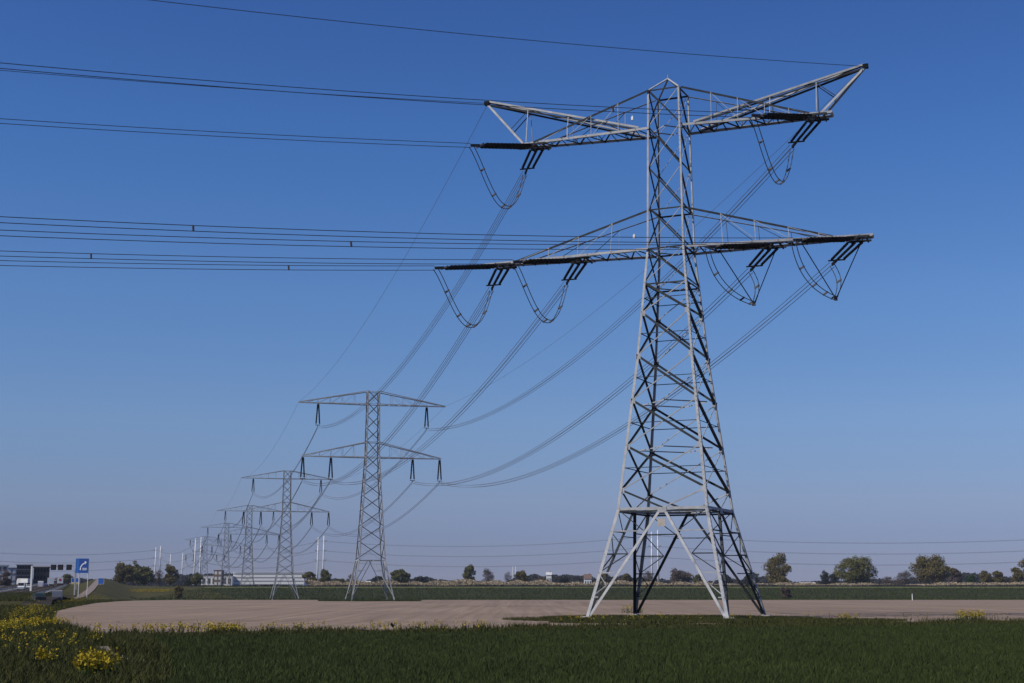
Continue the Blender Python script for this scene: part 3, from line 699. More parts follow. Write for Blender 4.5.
def make_tree(name, lab, cat, px, Y, H, Wd, kind, shape='round', z=None, group=None, n=2600):
    X = at(px, Y, 4); zg_ = g1(X, Y) if z is None else z
    o = thing(name, lab, cat, (X, Y, zg_ - .15), random.uniform(0, 6), group)
    t = MB(); trunk_h = H * (.22 if shape != 'bush' else .1); r0 = max(.12, H * .022)
    lobes = []
    nl = {'round': 24, 'wide': 34, 'ragged': 10, 'bush': 12, 'bare': 16, 'block': 18}[shape]
    if shape == 'ragged':                                    # main mass, a top knob and an arm leaning out to one side
        env = [((-.12, 0, .42), (.33, .33, .26), 14), ((-.10, .05, .80), (.17, .2, .17), 7), ((.30, -.05, .56), (.2, .16, .10), 6), ((-.3, .1, .5), (.15, .2, .2), 5), ((.1, 0, .28), (.3, .3, .16), 7)]
    elif shape == 'wide': env = [((0, 0, .5), (.42, .42, .36), 18), ((-.12, .1, .74), (.26, .26, .2), 9), ((.16, -.1, .7), (.24, .26, .22), 8), ((0, 0, .30), (.42, .42, .18), 14), ((-.25, 0, .55), (.2, .25, .25), 6), ((.27, 0, .5), (.18, .25, .25), 6)]
    elif shape == 'block': env = [((0, 0, .5), (.38, .38, .42), 26), ((0, 0, .2), (.38, .38, .14), 8)]
    elif shape == 'bush': env = [((0, 0, .42), (.38, .38, .40), 14), ((0, 0, .14), (.40, .40, .12), 8)]
    else: env = [((0, 0, .52), (.41, .41, .38), 26), ((random.uniform(-.12, .12), 0, .78), (.22, .22, .16), 8), ((0, 0, .28), (.36, .36, .17), 9)]
    for c_, e_, m_ in env:
        for i in range(m_):
            v = Vector((random.gauss(0, 1), random.gauss(0, 1), random.gauss(0, 1))).normalized() * random.uniform(0.1, 1) ** .45
            s_ = random.uniform(.085, .165) * (1.25 if shape in ('bush', 'block') else 1)
            lobes.append(((c_[0] + v.x * e_[0]) * Wd, (c_[1] + v.y * e_[1]) * Wd, max(.1, c_[2] + v.z * e_[2]) * H, s_ * Wd, s_ * Wd, s_ * .5 * (Wd + H) * random.uniform(.7, 1)))
    nl = len(lobes)
    t.tube([(0, 0, 0), (.05 * r0, 0, trunk_h * .6), (random.uniform(-.3, .3), random.uniform(-.3, .3), trunk_h), (0, 0, H * .7)], [r0 * 1.25, r0, r0 * .75, r0 * .2], 7)
    for l in lobes[:nl:2]:
        b0 = Vector((0, 0, trunk_h * random.uniform(.7, 1.3))); e = Vector(l[:3]); m_ = b0.lerp(e, .5) + Vector((0, 0, .06 * H))
        t.tube([b0, m_, e, e + (e - m_) * .5], [r0 * .45, r0 * .3, r0 * .16, r0 * .05], 5)
    t.build("trunk", M_TRUNK, o)
    sz = max(.2, min(.5, Wd * .033)) * (.55 if shape == 'bare' else 1)
    link("crown", leaf_mesh("crown", lobes, int(n * (2.2 if shape == 'bare' else 3.6)), sz, .18 if shape in ('bare', 'ragged') else 0), M_LEAF[kind], o)
    return o
def T(px, base, top, wpx, kind, shape, lab, Y=980, name="tree", cat="tree", n=2600):
    H = (base - top) / F * Y * 1.03; Wd = wpx / F * Y * 1.12
    return make_tree(name, lab, cat, px, Y, H, Wd, kind, shape, None, "trees along the horizon" if cat == "tree" else None, n)
T(124, 588, 568, 21, 'olive', 'round', "rounded brown-green tree at the left end of the left clump", 880)
T(133, 588, 564, 19, 'olive', 'ragged', "tallest pointed tree in the middle of the left clump", 900)
T(144, 588, 569, 21, 'green', 'wide', "broad dark green tree at the right of the left clump", 890)
T(158, 588, 571, 12, 'brown', 'bare', "thin brownish tree between the left clump and a rounder tree", 930)
T(170.5, 588, 568, 17, 'olive', 'round', "round olive tree just behind the lone bush at left", 910)
T(179, 597, 582, 11, 'olive', 'bush', "dark lone bush at the left field corner", 600, "bush", "bush")
T(187, 588, 580, 9, 'dark', 'bush', "low dark shrub behind the lone bush at left", 930, "bush", "bush")
T(196, 588, 576, 12, 'green', 'round', "small green tree at the foot of the left white poles", 960)
T(310, 588, 574, 14, 'olive', 'round', "left one of two round trees beside the second lattice pylon", 960)
T(325, 588, 572, 13, 'green', 'round', "right one of two round trees by the second lattice pylon, in front of white poles", 970)
T(340, 588, 579, 11, 'green', 'bush', "low green shrub just left of the second lattice pylon's legs", 960, "bush", "bush")
T(351, 587, 576, 11, 'brown', 'bare', "purplish bare tree behind the second lattice pylon's left legs", 1050)
T(378, 587, 577, 13, 'dark', 'round', "dark tree behind the second lattice pylon's right legs", 1080)
T(399.5, 587, 571, 19, 'green', 'round', "round green tree just right of the second lattice pylon")
T(420, 586, 577, 13, 'dark', 'wide', "low dark tree right of the round green tree by second pylon", 1100)
T(468.5, 586, 567, 16, 'green', 'round', "tall egg-shaped green tree standing alone in the middle distance")
T(488, 586, 570, 15, 'brown', 'bare', "purple-brown bare tree right of the egg-shaped green tree", 1050)
T(508, 586, 572, 9, 'brown', 'bare', "thin bare tree between the purple-brown tree and a small two-toned tree", 1080)
T(521, 586, 571, 13, 'olive', 'round', "small two-toned tree halfway between second and nearest pylon")
T(541, 586, 577, 14, 'brown', 'bare', "low brown thicket tree left of the small white tower house", 1080)
T(562, 586, 577, 14, 'dark', 'wide', "dark spreading tree right of the small white tower house", 1120)
T(604, 586, 574, 12, 'olive', 'round', "round olive tree inside the nearest pylon's left leg")
T(627, 586, 573, 11, 'olive', 'round', "olive tree behind the back leg of the nearest pylon")
T(648, 586, 571, 14, 'brown', 'bare', "bare purplish tree beside the white pole under the nearest pylon", 1060)
T(681, 586, 570, 24, 'brown', 'wide', "wide purplish tree in the nearest pylon's central opening", 1050)
T(699, 586, 575, 12, 'green', 'round', "small green tree at the nearest pylon's near leg")
T(725, 586, 575, 14, 'dark', 'wide', "dark low tree behind the nearest pylon's right legs", 1100)
T(752, 586, 574, 15, 'dark', 'wide', "dark tree behind the nearest pylon's right foot", 1100)
T(778, 587, 557, 30, 'olive', 'ragged', "ragged forked tree with one branch leaning right of the nearest pylon", 960, n=3600)
T(785, 598, 584, 11, 'brown', 'bush', "brown bush on the bank below the ragged forked tree", 600, "bush", "bush")
T(825, 586, 570.5, 10, 'dark', 'block', "left one of two dark blue-green clipped trees", 1000)
T(834.5, 586, 572, 11, 'dark', 'block', "right one of two dark blue-green clipped trees", 1000)
T(856, 586, 557, 35, 'green', 'wide', "wide spreading tree right of the dark clipped trees", 960, n=4200)
T(888, 586, 577, 12, 'brown', 'bare', "low bare thicket tree right of the wide spreading tree", 1090)
T(905, 585, 570, 19, 'brown', 'bare', "pale bare tree left of the tallest right-hand tree", 1060)
T(933, 586, 555, 38, 'olive', 'wide', "broadest and tallest dense tree at right", 960, n=4800)
T(956, 586, 569, 16, 'brown', 'round', "grey-brown tree touching the tallest right-hand tree", 1020)
T(971, 586, 576, 11, 'fresh', 'round', "small bright round green tree at right")
T(985.5, 586, 571, 11, 'olive', 'round', "slim olive tree right of the small bright green tree")
T(997.5, 586, 571, 14, 'olive', 'round', "rounded olive tree, second from the right edge")
T(1011, 586, 578, 13, 'dark', 'bush', "low dark shrub near the right edge", 990, "bush", "bush")
T(1024, 587, 562, 24, 'olive', 'ragged', "tall tree cut by the right picture edge")
T(5, 588, 573, 14, 'brown', 'bush', "brown hedge shrub at the far left edge", 650, "bush", "bush")
T(64, 584, 574, 15, 'olive', 'round', "small olive tree behind the motorway trucks", 1150)

def leaf_band(name, m, n, x0, x1, y0, y1, hfun, size, label):
    x = rng.uniform(x0, x1, n); y = rng.uniform(y0, y1, n); h = hfun(x, y); z = gz(x, y) + rng.uniform(0, 1, n) ** .8 * h
    p = np.stack([x, y, z], -1); u = rng.normal(size=(n, 3)); u /= np.linalg.norm(u, axis=1)[:, None]; w = np.cross(u, rng.normal(size=(n, 3))); w /= np.linalg.norm(w, axis=1)[:, None]
    s = size * rng.uniform(.5, 1.4, n)[:, None]
    V = np.stack([p - u * s, p + w * s * .7, p + u * s, p - w * s * .7], 1).reshape(-1, 3)
    return tag(link(name, np_mesh(name, V, np.arange(n * 4).reshape(n, 4)), m), label, kind='stuff')
leaf_band("far_wood", M_FARWOOD, 90000, -900, 900, 1650, 1720, lambda x, y: 8.0 + 5.5 * (np.sin(x * .021) * np.sin(x * .0073 + 1) + .25 * np.sin(x * .11) + .2 * np.sin(x * .3)).clip(-.5, 1) + 2 * np.sin(x * .05), 1.3, "distant dark wood along the horizon")
leaf_band("hedge_growth", M_LEAF['dark'], 26000, -190, 480, 770, 800, lambda x, y: .6 + .4 * np.sin(x * .13) * np.sin(x * .037), .4, "dark low growth in front of the reeds")
def reed_h(x, y): return (1.9 + .9 * np.sin(x * .09 + 1) * np.sin(x * .031) + .7 * np.sin(x * .37 + np.sin(x * .11)) + 1.1 * np.sin(x * .012 + 2)).clip(.5, 4.5)
leaf_band("reed_bed", M_REED, 60000, -130, 520, 905, 945, reed_h, .38, "pale dry reeds in front of the trees")
x = rng.uniform(-150, 430, 60000); P = np.stack([x, rng.uniform(569, 702, len(x))], -1)
blades("bank_crop", P, .25, .8, .2, .6, M_WHEAT, .03)
P = np.stack([rng.uniform(-150, 430, 9000), rng.uniform(566, 570, 9000)], -1)
blades("field_edge_grass", P, .3, .9, .2, .6, M_WHEAT, .03)

# ------------------------------------------------------------------ grass patches under the pylons
def disc(name, cx, cy, rx, ry, rz, m, dz):
    n = 48; V = [(cx, cy, g1(cx, cy) + dz)]; c, s = math.cos(rz), math.sin(rz)
    for i in range(n):
        a = 2 * math.pi * i / n; q = 1 + .06 * math.sin(3 * a + 1) + .04 * math.sin(7 * a); u, v = rx * q * math.cos(a), ry * q * math.sin(a)
        x, y = cx + u * c - v * s, cy + u * s + v * c; V.append((x, y, g1(x, y) + dz))
    me = bpy.data.meshes.new(name); me.from_pydata(V, [], [(0, 1 + i, 1 + (i + 1) % n) for i in range(n)])
    return tag(link(name, me, m), kind='structure')
disc("grass_patch", 16.2, 134.5, 16.0, 14.0, A1, M_GROUND, .05)
tx, ty = LT[0].translation.x, LT[0].translation.y
disc("grass_patch", tx, ty, 12.5, 7.0, R(0), M_GROUND, .06)
def patch_pts(cx, cy, rx, ry, rz, n):
    a = rng.uniform(0, 2 * np.pi, n); r = np.sqrt(rng.uniform(0, 1, n)); u, v = rx * r * np.cos(a), ry * r * np.sin(a)
    c, s = math.cos(rz), math.sin(rz); return np.stack([cx + u * c - v * s, cy + u * s + v * c], -1)
blades("patch_grass", np.concatenate([patch_pts(16, 138.5, 13.5, 12, A1, 26000), patch_pts(7, 134, 8, 9, 0, 5000), patch_pts(19, 124, 17, 7.5, R(22), 26000)]), .07, .24, .045, .8, M_ROUGH, .04)
blades("patch_grass", patch_pts(tx, ty, 12.5, 7.5, 0, 9000), .1, .35, .12, .8, M_WHEAT, .05)

# ------------------------------------------------------------------ yellow flowers
def flower_mesh(rad, h, n, P=None):
    """stems and yellow petal clusters; returns (stems, petals)"""
    if P is None:
        a = rng.uniform(0, 6.28, n); r = rad * np.sqrt(rng.uniform(0, 1, n)); P = np.stack([r * np.cos(a), r * np.sin(a), np.zeros(n)], -1)
    n = len(P); hh = h * rng.uniform(.6, 1.1, n); ln = rng.normal(0, .12, (n, 2)) * hh[:, None]
    top = P + np.stack([ln[:, 0], ln[:, 1], hh], -1); w = .02
    th = rng.uniform(0, 3.14, n); d = np.stack([np.cos(th), np.sin(th), 0 * th], -1) * w
    V = np.stack([P - d, P + d, top + d * .5, top - d * .5], 1).reshape(-1, 3); Fs = np.arange(4 * n).reshape(n, 4)
    # leaves
    lf = P + (top - P) * rng.uniform(.15, .7, n)[:, None]; u = rng.normal(size=(n, 3)) * np.array([.16, .16, .06]); v = rng.normal(size=(n, 3)) * .05
    V2 = np.stack([lf, lf + u * .5 + v, lf + u, lf + u * .5 - v], 1).reshape(-1, 3)
    Vs = np.concatenate([V, V2]); Fs = np.arange(len(Vs)).reshape(-1, 4)
    m = 7; c = np.repeat(top, m, 0) + rng.normal(size=(n * m, 3)) * np.array([.05, .05, .085]) ; s = rng.uniform(.025, .05, len(c))[:, None]
    a = rng.normal(size=c.shape); a /= np.linalg.norm(a, axis=1)[:, None]; b = np.cross(a, rng.normal(size=c.shape)); b /= np.linalg.norm(b, axis=1)[:, None]
    Vp = np.stack([c - a * s, c + b * s, c + a * s, c - b * s], 1).reshape(-1, 3)
    return Vs, Fs, Vp, np.arange(len(Vp)).reshape(-1, 4)
def clump(px, py, rad, h, n, lab):
    X, Y = ray_ground(px, py); o = thing("flowering_plant", lab, "plant", (X, Y, g1(X, Y)), 0, "yellow flowering clumps")
    a, b_, c, d = flower_mesh(rad, h, n); link("stems", np_mesh("stems", a, b_), M_STEM, o); link("blossom", np_mesh("blossom", c, d), M_YELLOW, o)
clump(95, 684, .55, .8, 80, "yellow flowering clump nearest the camera, at the bottom left edge of the wheat")
clump(44, 669, .35, .55, 32, "small yellow flowering clump left of the larger nearest one")
clump(971, 624, 1.2, .95, 110, "round yellow flowering bush at the right end of the wheat")
clump(848, 622, .8, .6, 25, "faint low yellow clump on the verge right of the nearest pylon")
clump(632, 613.5, 1.3, .9, 50, "yellow clump around the back leg of the nearest pylon")
clump(184, 638, .9, .7, 45, "small yellow tuft on the verge, left of a longer yellow row")
clump(380, 634, 1.3, .65, 26, "thin yellow clump on the verge below the second lattice pylon")
clump(425, 634, 1.3, .6, 26, "thin yellow clump on the verge right of the second lattice pylon")
clump(470, 632, 1.0, .65, 16, "sparse yellow stalks on the verge in mid picture")
clump(1002, 668, .2, .4, 0 + 4, "tiny yellow tuft in the wheat at lower right") if False else None
pts = []
def band(poly, n, spread):
    q = np.array([ray_ground(*p) for p in poly]); t_ = rng.uniform(0, len(q) - 1, n); k_ = np.arange(len(q))
    c = np.stack([np.interp(t_, k_, q[:, i]) for i in (0, 1)], -1); c += rng.normal(size=c.shape) * spread * np.array([.35, 1]); return c
pts.append(band([(22, 622), (28, 614), (36, 608)], 230, 2.6)); pts.append(band([(12, 633), (24, 629), (40, 628), (52, 630)], 240, 1.8)); pts.append(band([(0, 633), (8, 637)], 70, 1.0))
pts.append(band([(38, 606), (60, 603.5), (75, 602)], 240, 4.0)); pts.append(band([(72, 601), (100, 600)], 260, 6.0))
pts.append(band([(205, 637), (240, 636)], 110, .5)); pts.append(band([(95, 637), (140, 637), (170, 637)], 60, .6)); pts.append(band([(260, 636), (330, 634)], 40, .6)); pts.append(band([(560, 624), (640, 622), (760, 621.5)], 70, .9)); pts.append(band([(10, 650), (35, 645), (70, 655)], 60, 3.0))
pts.append(band([(780, 621), (860, 621), (1010, 620)], 50, .8))
P2 = np.concatenate(pts); P3 = np.concatenate([P2, gz(P2[:, 0], P2[:, 1])[:, None]], -1)
a, b_, c, d = flower_mesh(0, .62, 0, P3)
fl = tag(link("wild_flowers", np_mesh("wild_flowers", c, d), M_YELLOW), "yellow wild flowers along the ditch and verge", kind='stuff')
tag(link("flower_stalks", np_mesh("flower_stalks", a, b_), M_STEM), "green stalks of the yellow wild flowers", kind='stuff')
x = rng.uniform(-170, -153, 420) ; y = rng.uniform(640, 662, 420); P3 = np.stack([x, y, gz(x, y)], -1)
a, b_, c, d = flower_mesh(0, 1.2, 0, P3); c = (c.reshape(-1, 4, 3) - c.reshape(-1, 4, 3).mean(1, keepdims=True)) * 3.0 + c.reshape(-1, 4, 3).mean(1, keepdims=True)
tag(link("bank_flowers", np_mesh("bank_flowers", c.reshape(-1, 3), d), M_YELLOW), "yellow flowers on the bank below the left trees", kind='stuff')

# ------------------------------------------------------------------ roads, ditch, motorway furniture
def strip(name, pts3, half, m, dz, side_off=0.0):
    V = []; n = len(pts3)
    for i, p in enumerate(pts3):
        p = Vector(p); d = Vector(pts3[min(i + 1, n - 1)]) - Vector(pts3[max(i - 1, 0)]); d.z = 0; d.normalize(); s_ = Vector((d.y, -d.x, 0))
        V += [p + s_ * (side_off - half) + Vector((0, 0, dz)), p + s_ * (side_off + half) + Vector((0, 0, dz))]
    me = bpy.data.meshes.new(name); me.from_pydata([tuple(v) for v in V], [], [(2 * i, 2 * i + 1, 2 * i + 3, 2 * i + 2) for i in range(n - 1)])
    return tag(link(name, me, m), kind='structure')
HWP = [(float(hw_x(y)), y, float(hw_z(y))) for y in np.arange(270, 2000, 15.)]
strip("motorway", HWP, 13.5, M_ASPH, 0.03)
for so_ in (-12.6, -.8, .8, 12.6): strip("road_marking", HWP, .12, M_LINE, .036, so_)
dash = MB()
for i in range(0, len(HWP) - 1):
    for so_ in (-8.8, -4.8, 4.8, 8.8):
        p = Vector(HWP[i]); d = (Vector(HWP[i + 1]) - p); d.z = 0; d.normalize(); s_ = Vector((d.y, -d.x, 0)); q = p + s_ * so_
        z_ = .037; a_ = q; b2 = q + d * 3
        dash.add([(a_ - s_ * .09) + Vector((0, 0, z_)), (a_ + s_ * .09) + Vector((0, 0, z_)), (b2 + s_ * .09) + Vector((0, 0, z_ + .02)), (b2 - s_ * .09) + Vector((0, 0, z_ + .02))], [(0, 1, 2, 3)])
tag(dash.build("road_marking", M_LINE), kind='structure')
strip("ramp_road", [(x, y, z) for y, x, z in RAMP], 1.4, M_PATH, .03)
SRV = [(-62, 185), (-72, 218), (-83.5, 255), (-96, 300), (-106, 340), (-115, 372), (-117, 382)]
strip("service_road", [(x, y, max(g1(x + k_, y) for k_ in (-2.4, 0, 2.4))) for x, y in SRV], 2.3, M_ASPH, .06)
strip("ditch_water", [(-85, 112, -.13), (-66, 120, -.2), (-46.5, 127, -.25)], 2.6, M_WATER, .03)
strip("sandy_track", [(-18.6, 66, 0), (-16.6, 59.5, 0), (-14.6, 55, 0), (-12.6, 51.5, 0)], .24, M_SAND, .05)
def rail(off, lab):
    o = thing("guard_rail", lab, "guard rail", HWP[0]); c = Vector(HWP[0]); r_, p_ = MB(), MB(); prev = None
    for i in range(0, 48):
        p = Vector(HWP[i]); d = (Vector(HWP[i + 1]) - p); d.z = 0; d.normalize(); q = p + Vector((d.y, -d.x, 0)) * off - c
        if prev: r_.bar(prev + Vector((0, 0, .7)), q + Vector((0, 0, .7)), .06, h=.32)
        p_.bar(q, q + Vector((0, 0, .65)), .1); prev = q
    r_.build("rail", M_STEELRAIL, o); tag(p_.build("posts", M_STEELRAIL, o), kind='stuff')
rail(13.9, "steel guard rail along the field side of the motorway"); rail(0.0, "steel guard rail down the middle of the motorway")

def wheel(o, x, y, r, w=.28):
    b = MB(); b.tube([(x, y - w / 2, r), (x, y + w / 2, r)], r, 14); wv = b.build("wheel", M_RUBBER, o)
    b = MB(); b.tube([(x, y - w / 2 - .012, r), (x, y + w / 2 + .012, r)], r * .55, 10); b.build("rim", M_STEELRAIL, wv)
def car(lab, X, Y, z, rz, m, van=False, name="car", cat="car"):
    o = thing(name, lab, cat, (X, Y, z), rz, "vehicles left of the field")
    L, Wd = (5.4, 2.0) if van else (4.4, 1.8)
    if van: pr = [(-2.7, .35), (2.7, .35), (2.7, 1.0), (1.9, 1.2), (1.35, 2.35), (-2.6, 2.45), (-2.7, 2.2)]; gl = [(1.95, 1.25), (1.45, 2.2), (.5, 2.2), (.5, 1.25)]
    else: pr = [(-2.2, .3), (2.2, .3), (2.2, .7), (1.95, .88), (1.0, .98), (.35, 1.45), (-1.2, 1.48), (-1.95, 1.0), (-2.2, .9)]; gl = [(.9, 1.0), (.3, 1.4), (-1.1, 1.42), (-1.65, 1.02)]
    MB().prism(pr, -Wd / 2, Wd / 2).build("body", m, o)
    for s_ in (-1, 1):
        MB().prism(gl, s_ * (Wd / 2 + .004) - .006, s_ * (Wd / 2 + .004) + .006).build("side_window", M_GLASS, o)
        b = MB(); b.box((L / 2 + .005, s_ * .65, .65), (.05, .35, .16)); b.build("headlight", M_SIGNW, o)
        b = MB(); b.box((-L / 2 - .005, s_ * .68, .85), (.05, .22, .25)); b.build("tail_light", M_RED, o)
    a, c_ = ((1.9, 1.2), (1.35, 2.35)) if van else ((1.0, .98), (.35, 1.45))
    b = MB(); n_ = Vector((c_[1] - a[1], 0, a[0] - c_[0])).normalized() * .01
    p0, p1 = Vector((a[0], 0, a[1])).lerp(Vector((c_[0], 0, c_[1])), .1), Vector((a[0], 0, a[1])).lerp(Vector((c_[0], 0, c_[1])), .9)
    w_ = Wd / 2 - .12; b.add([p0 + n_ + Vector((0, -w_, 0)), p0 + n_ + Vector((0, w_, 0)), p1 + n_ + Vector((0, w_, 0)), p1 + n_ + Vector((0, -w_, 0))], [(0, 1, 2, 3)]); b.build("windscreen", M_GLASS, o)
    for x in (-L * .3, L * .31):
        for s_ in (-1, 1): wheel(o, x, s_ * (Wd / 2 - .1), .33 if not van else .36, .22)
    return o
def truck(lab, X, Y, z, rz, m_box, m_cab, H=3.9, L=9.0, mark=None):
    o = thing("truck", lab, "truck", (X, Y, z), rz, "vehicles left of the field")
    b = MB(); b.box((-.9, 0, 1.1 + (H - 1.1) / 2), (L - 2.4, 2.5, H - 1.1)); b.build("cargo_box", m_box, o)
    MB().prism([(L / 2 - 2.0, .5), (L / 2, .5), (L / 2, 1.6), (L / 2 - .25, 3.0), (L / 2 - 2.0, 3.1)], -1.2, 1.2).build("cab", m_cab, o)
    b = MB(); b.box((L / 2 - .09, 0, 2.25), (.1, 2.1, .95)); b.build("windscreen", M_GLASS, o)
    b = MB(); b.box((-.5, 0, .85), (L - 1.5, 1.0, .3)); b.build("chassis", M_BLACK, o)
    b = MB()
    for s_ in (-1, 1): b.box((L / 2 + .01, s_ * .9, .85), (.06, .4, .25))
    b.build("headlights", M_SIGNW, o)
    if mark:
        b = MB(); b.tube([(-.9 - (L - 2.4) / 2 - .02, 0, 2.6), (-.9 - (L - 2.4) / 2 - .05, 0, 2.6)], .55, 16); b.build("rear_emblem", mark, o)
    for x in (-L * .36, -L * .22, L * .36):
        for s_ in (-1, 1): wheel(o, x, s_ * 1.05, .5)
def on_road(px, Y, off_hint=None):
    X = at(px, Y, float(hw_z(Y))); return X, Y, float(hw_z(Y)) + .04
DIR = math.atan2(1.0, -0.293)
X, Y, z = on_road(50.5, 590); truck("white box truck seen from behind, left of the red-marked one", X, Y, z, DIR, M_WHITE, M_WHITE, 3.7)
X, Y, z = on_road(60, 640); truck("white box truck with a red round emblem on its rear doors", X, Y, z, DIR, M_WHITE, M_RED, 3.8, mark=M_RED)
X, Y, z = on_road(21, 455); car("white van driving below the dark building, leftmost of the vans", X, Y, z, DIR + math.pi, M_WHITE, True, "van", "van")
X, Y, z = on_road(40.5, 560); car("white van right of the white gantry post", X, Y, z, DIR, M_WHITE, True, "van", "van")
X, Y, z = on_road(29, 500); car("pale car just left of the white gantry post", X, Y, z, DIR + math.pi, M_OFFWHITE)
X, Y, z = on_road(46.5, 600); car("bluish car between the white van and the first box truck", X, Y, z, DIR, mat("blue_grey_paint", (.06, .07, .15), .3))
X, Y, z = on_road(67, 680); car("black car ahead of the red-marked truck", X, Y, z, DIR, M_BLACK)
X, Y, z = on_road(24, 640); truck("white tanker-like trailer truck in front of the dark building", X, Y, z + .2, DIR + .9, M_WHITE, M_OFFWHITE, 3.0, 6.5)
gx, gy = at(38, 255, .3), 255.; car("dark green estate car on the service road below the motorway", gx, gy, g1(gx, gy) + .08, DIR + .25, M_DKGREEN)
gx, gy = at(57, 300, .3), 300.; car("grey van on the service road behind the dark green car", gx, gy, g1(gx, gy) + .08, DIR, M_GREYP, True, "van", "van")

# gantry with three matrix signs
gY = 430.; gX = at(31, gY, 3); gz0 = g1(gX, gY)
def zpx(y, Y): return CAMH + math.tan(PITCH + math.atan((341.5 - y) / F)) * Y
o = thing("sign_gantry", "white motorway gantry post and beam carrying three black matrix signs", "gantry", (gX, gY, gz0 - .1))
hz_ = zpx(565.5, gY) - gz0
b = MB(); b.box((0, 0, hz_ / 2), (.5, .5, hz_)); b.build("post", M_WHITE, o)
x1 = at(73, gY, 8) - gX
b = MB()
for dz in (-.35, .35): b.bar((0, -.2, hz_ + dz * .6), (x1 + .8, -.2, hz_ + dz * .6), .1)
for i in range(10): b.bar((x1 * i / 10, -.2, hz_ - .2), (x1 * (i + 1) / 10, -.2, hz_ + .2), .06)
b.build("beam", M_STEELRAIL, o)
for px in (54, 61, 69.5):
    x_ = at(px, gY, 8) - gX; b = MB(); b.box((x_, -.55, zpx(567, gY) - gz0), (1.55, .3, 1.6)); sg = b.build("matrix_sign", M_BLACK, o)
    b = MB(); b.box((x_, -.72, zpx(567, gY) - gz0), (1.2, .03, 1.2)); b.build("display", M_TINT, sg)
b = MB(); b.box((x1 + .8, 0, (hz_ - 2) / 2 - 1), (.4, .4, hz_ + 2)); b.build("post", M_STEELRAIL, o)

# blue motorway signs
def sign(lab, px, Y, y0, y1, wpx, base_y, post_px, big=True, bottom=None):
    X = at(px, Y, 5); zb = g1(X, Y); o = thing("road_sign", lab, "road sign", (X, Y, zb)); w = wpx / F * Y; zt, zl = zpx(y0, Y) - zb, zpx(y1, Y) - zb; h = zt - zl; c = (zt + zl) / 2
    b = MB(); b.box((0, 0, c), (w, .12, h)); p_ = b.build("panel", M_BLUE, o)
    fr = MB(); e = .06 * w
    for s_ in (-1, 1): fr.box((s_ * (w / 2 - .05), -.066, c), (.08, .012, h)); fr.box((0, -.0665, c + s_ * (h / 2 - .05)), (w - .2, .011, .08))
    fr.build("border", M_BLUELT if big else M_SIGNW, p_)
    if big:
        b = MB(); b.box((-w * .33, -.065, c), (w * .2, .02, h * .94)); b.build("side_field", M_BLUELT, p_)
        b = MB()                                              # white curved lane arrow
        pts_ = [(-w * .12, -.08, c - h * .30), (-w * .10, -.08, c - h * .1), (w * .02, -.08, c + h * .08), (w * .22, -.08, c + h * .2)]
        for u, v in zip(pts_[:-1], pts_[1:]): b.bar(u, v, .02, (0, 1, 0), h=.02); 
        b = MB()
        for u, v in zip(pts_[:-1], pts_[1:]):
            u, v = Vector(u), Vector(v); d = (v - u).normalized(); s_ = Vector((-d.z, 0, d.x)) * w * .045
            b.add([u - s_, v - s_, v + s_, u + s_], [(0, 1, 2, 3)])
        q = Vector(pts_[-1]); b.add([q + Vector((-.02 * w, 0, .13 * h)), q + Vector((.15 * w, 0, .06 * h)), q + Vector((.02 * w, 0, -.12 * h))], [(0, 2, 1)])
        for r_ in (.1, .2): b.box((w * .22, -.075, c - h * (.08 + r_)), (w * .34, .015, h * .045))
        b.build("arrow", M_SIGNW, p_)
    else:
        b = MB(); b.box((0, -.07, c + h * .12), (w * .5, .02, h * .16)); b.box((0, -.07, c - h * .18), (w * .6, .02, h * .14)); b.build("lettering", M_BLUELT, p_)
    if bottom: b = MB(); b.box((0, -.02, zl - .35), (w, .1, .7)); b.build("lower_panel", bottom, o)
    for pp in post_px:
        x_ = at(pp, Y, 3) - X; b = MB(); b.tube([(x_, .12, -.2), (x_, .12, zt - .1)], .12 if big else .07, 8); b.build("post", M_WHITE, o)
sign("large blue motorway sign with a white curved arrow on tall white posts", 81.3, 420, 558.5, 573, 12.5, 594, (78.5, 87.3))
sign("small blue and yellow road sign under the large blue sign", 75.5, 560, 578, 582.5, 8.5, 587, (76,), False, M_SIGNY)
sign("small plain blue road sign on the ramp, right of the large one", 101, 600, 578, 584.2, 6, 590, (100,), False)

# dark office building in two blocks, white building at the left edge, long white building far behind
def block(lab, name, cat, px0, px1, Y, ytop, zb, depth, m_wall, rows, cols, m_win, m_trim, rz=0.0, stripes=False):
    x0, x1 = at(px0, Y, 5), at(px1, Y, 5); w = x1 - x0; H = zpx(ytop, Y) - zb
    o = thing(name, lab, cat, ((x0 + x1) / 2, Y, zb), rz)
    b = MB(); b.box((0, depth / 2, H / 2), (w, depth, H)); wl = b.build("wall", m_wall, o)
    b = MB(); b.box((0, depth / 2, H + .25), (w + .8, depth + .8, .5)); b.build("roof", m_trim, o)
    if stripes:
        for r_ in range(rows):
            zc = H * (r_ + .55) / rows; b = MB(); b.box((0, -.04, zc), (w * .985, .14, H / rows * .36)); b.build("window_band", m_win, o)
    else:
        for r_ in range(rows):
            for c_ in range(cols):
                b = MB(); x_ = -w / 2 + w * (c_ + .5) / cols; zc = H * (r_ + .55) / rows; b.box((x_, -.04, zc), (w / cols * .62, .14, H / rows * .55)); wn_ = b.build("window", m_win, o)
                b = MB(); b.box((x_, -.06, zc - H / rows * .3), (w / cols * .7, .2, .14)); b.build("sill", m_trim, wn_)
    return o
block("dark square office block left of the white gantry post", "office_building", "building", 16.2, 31, 760, 565, 2.5, 18, M_DKFAC, 4, 6, M_TINT, M_OFFWHITE, R(18.5))
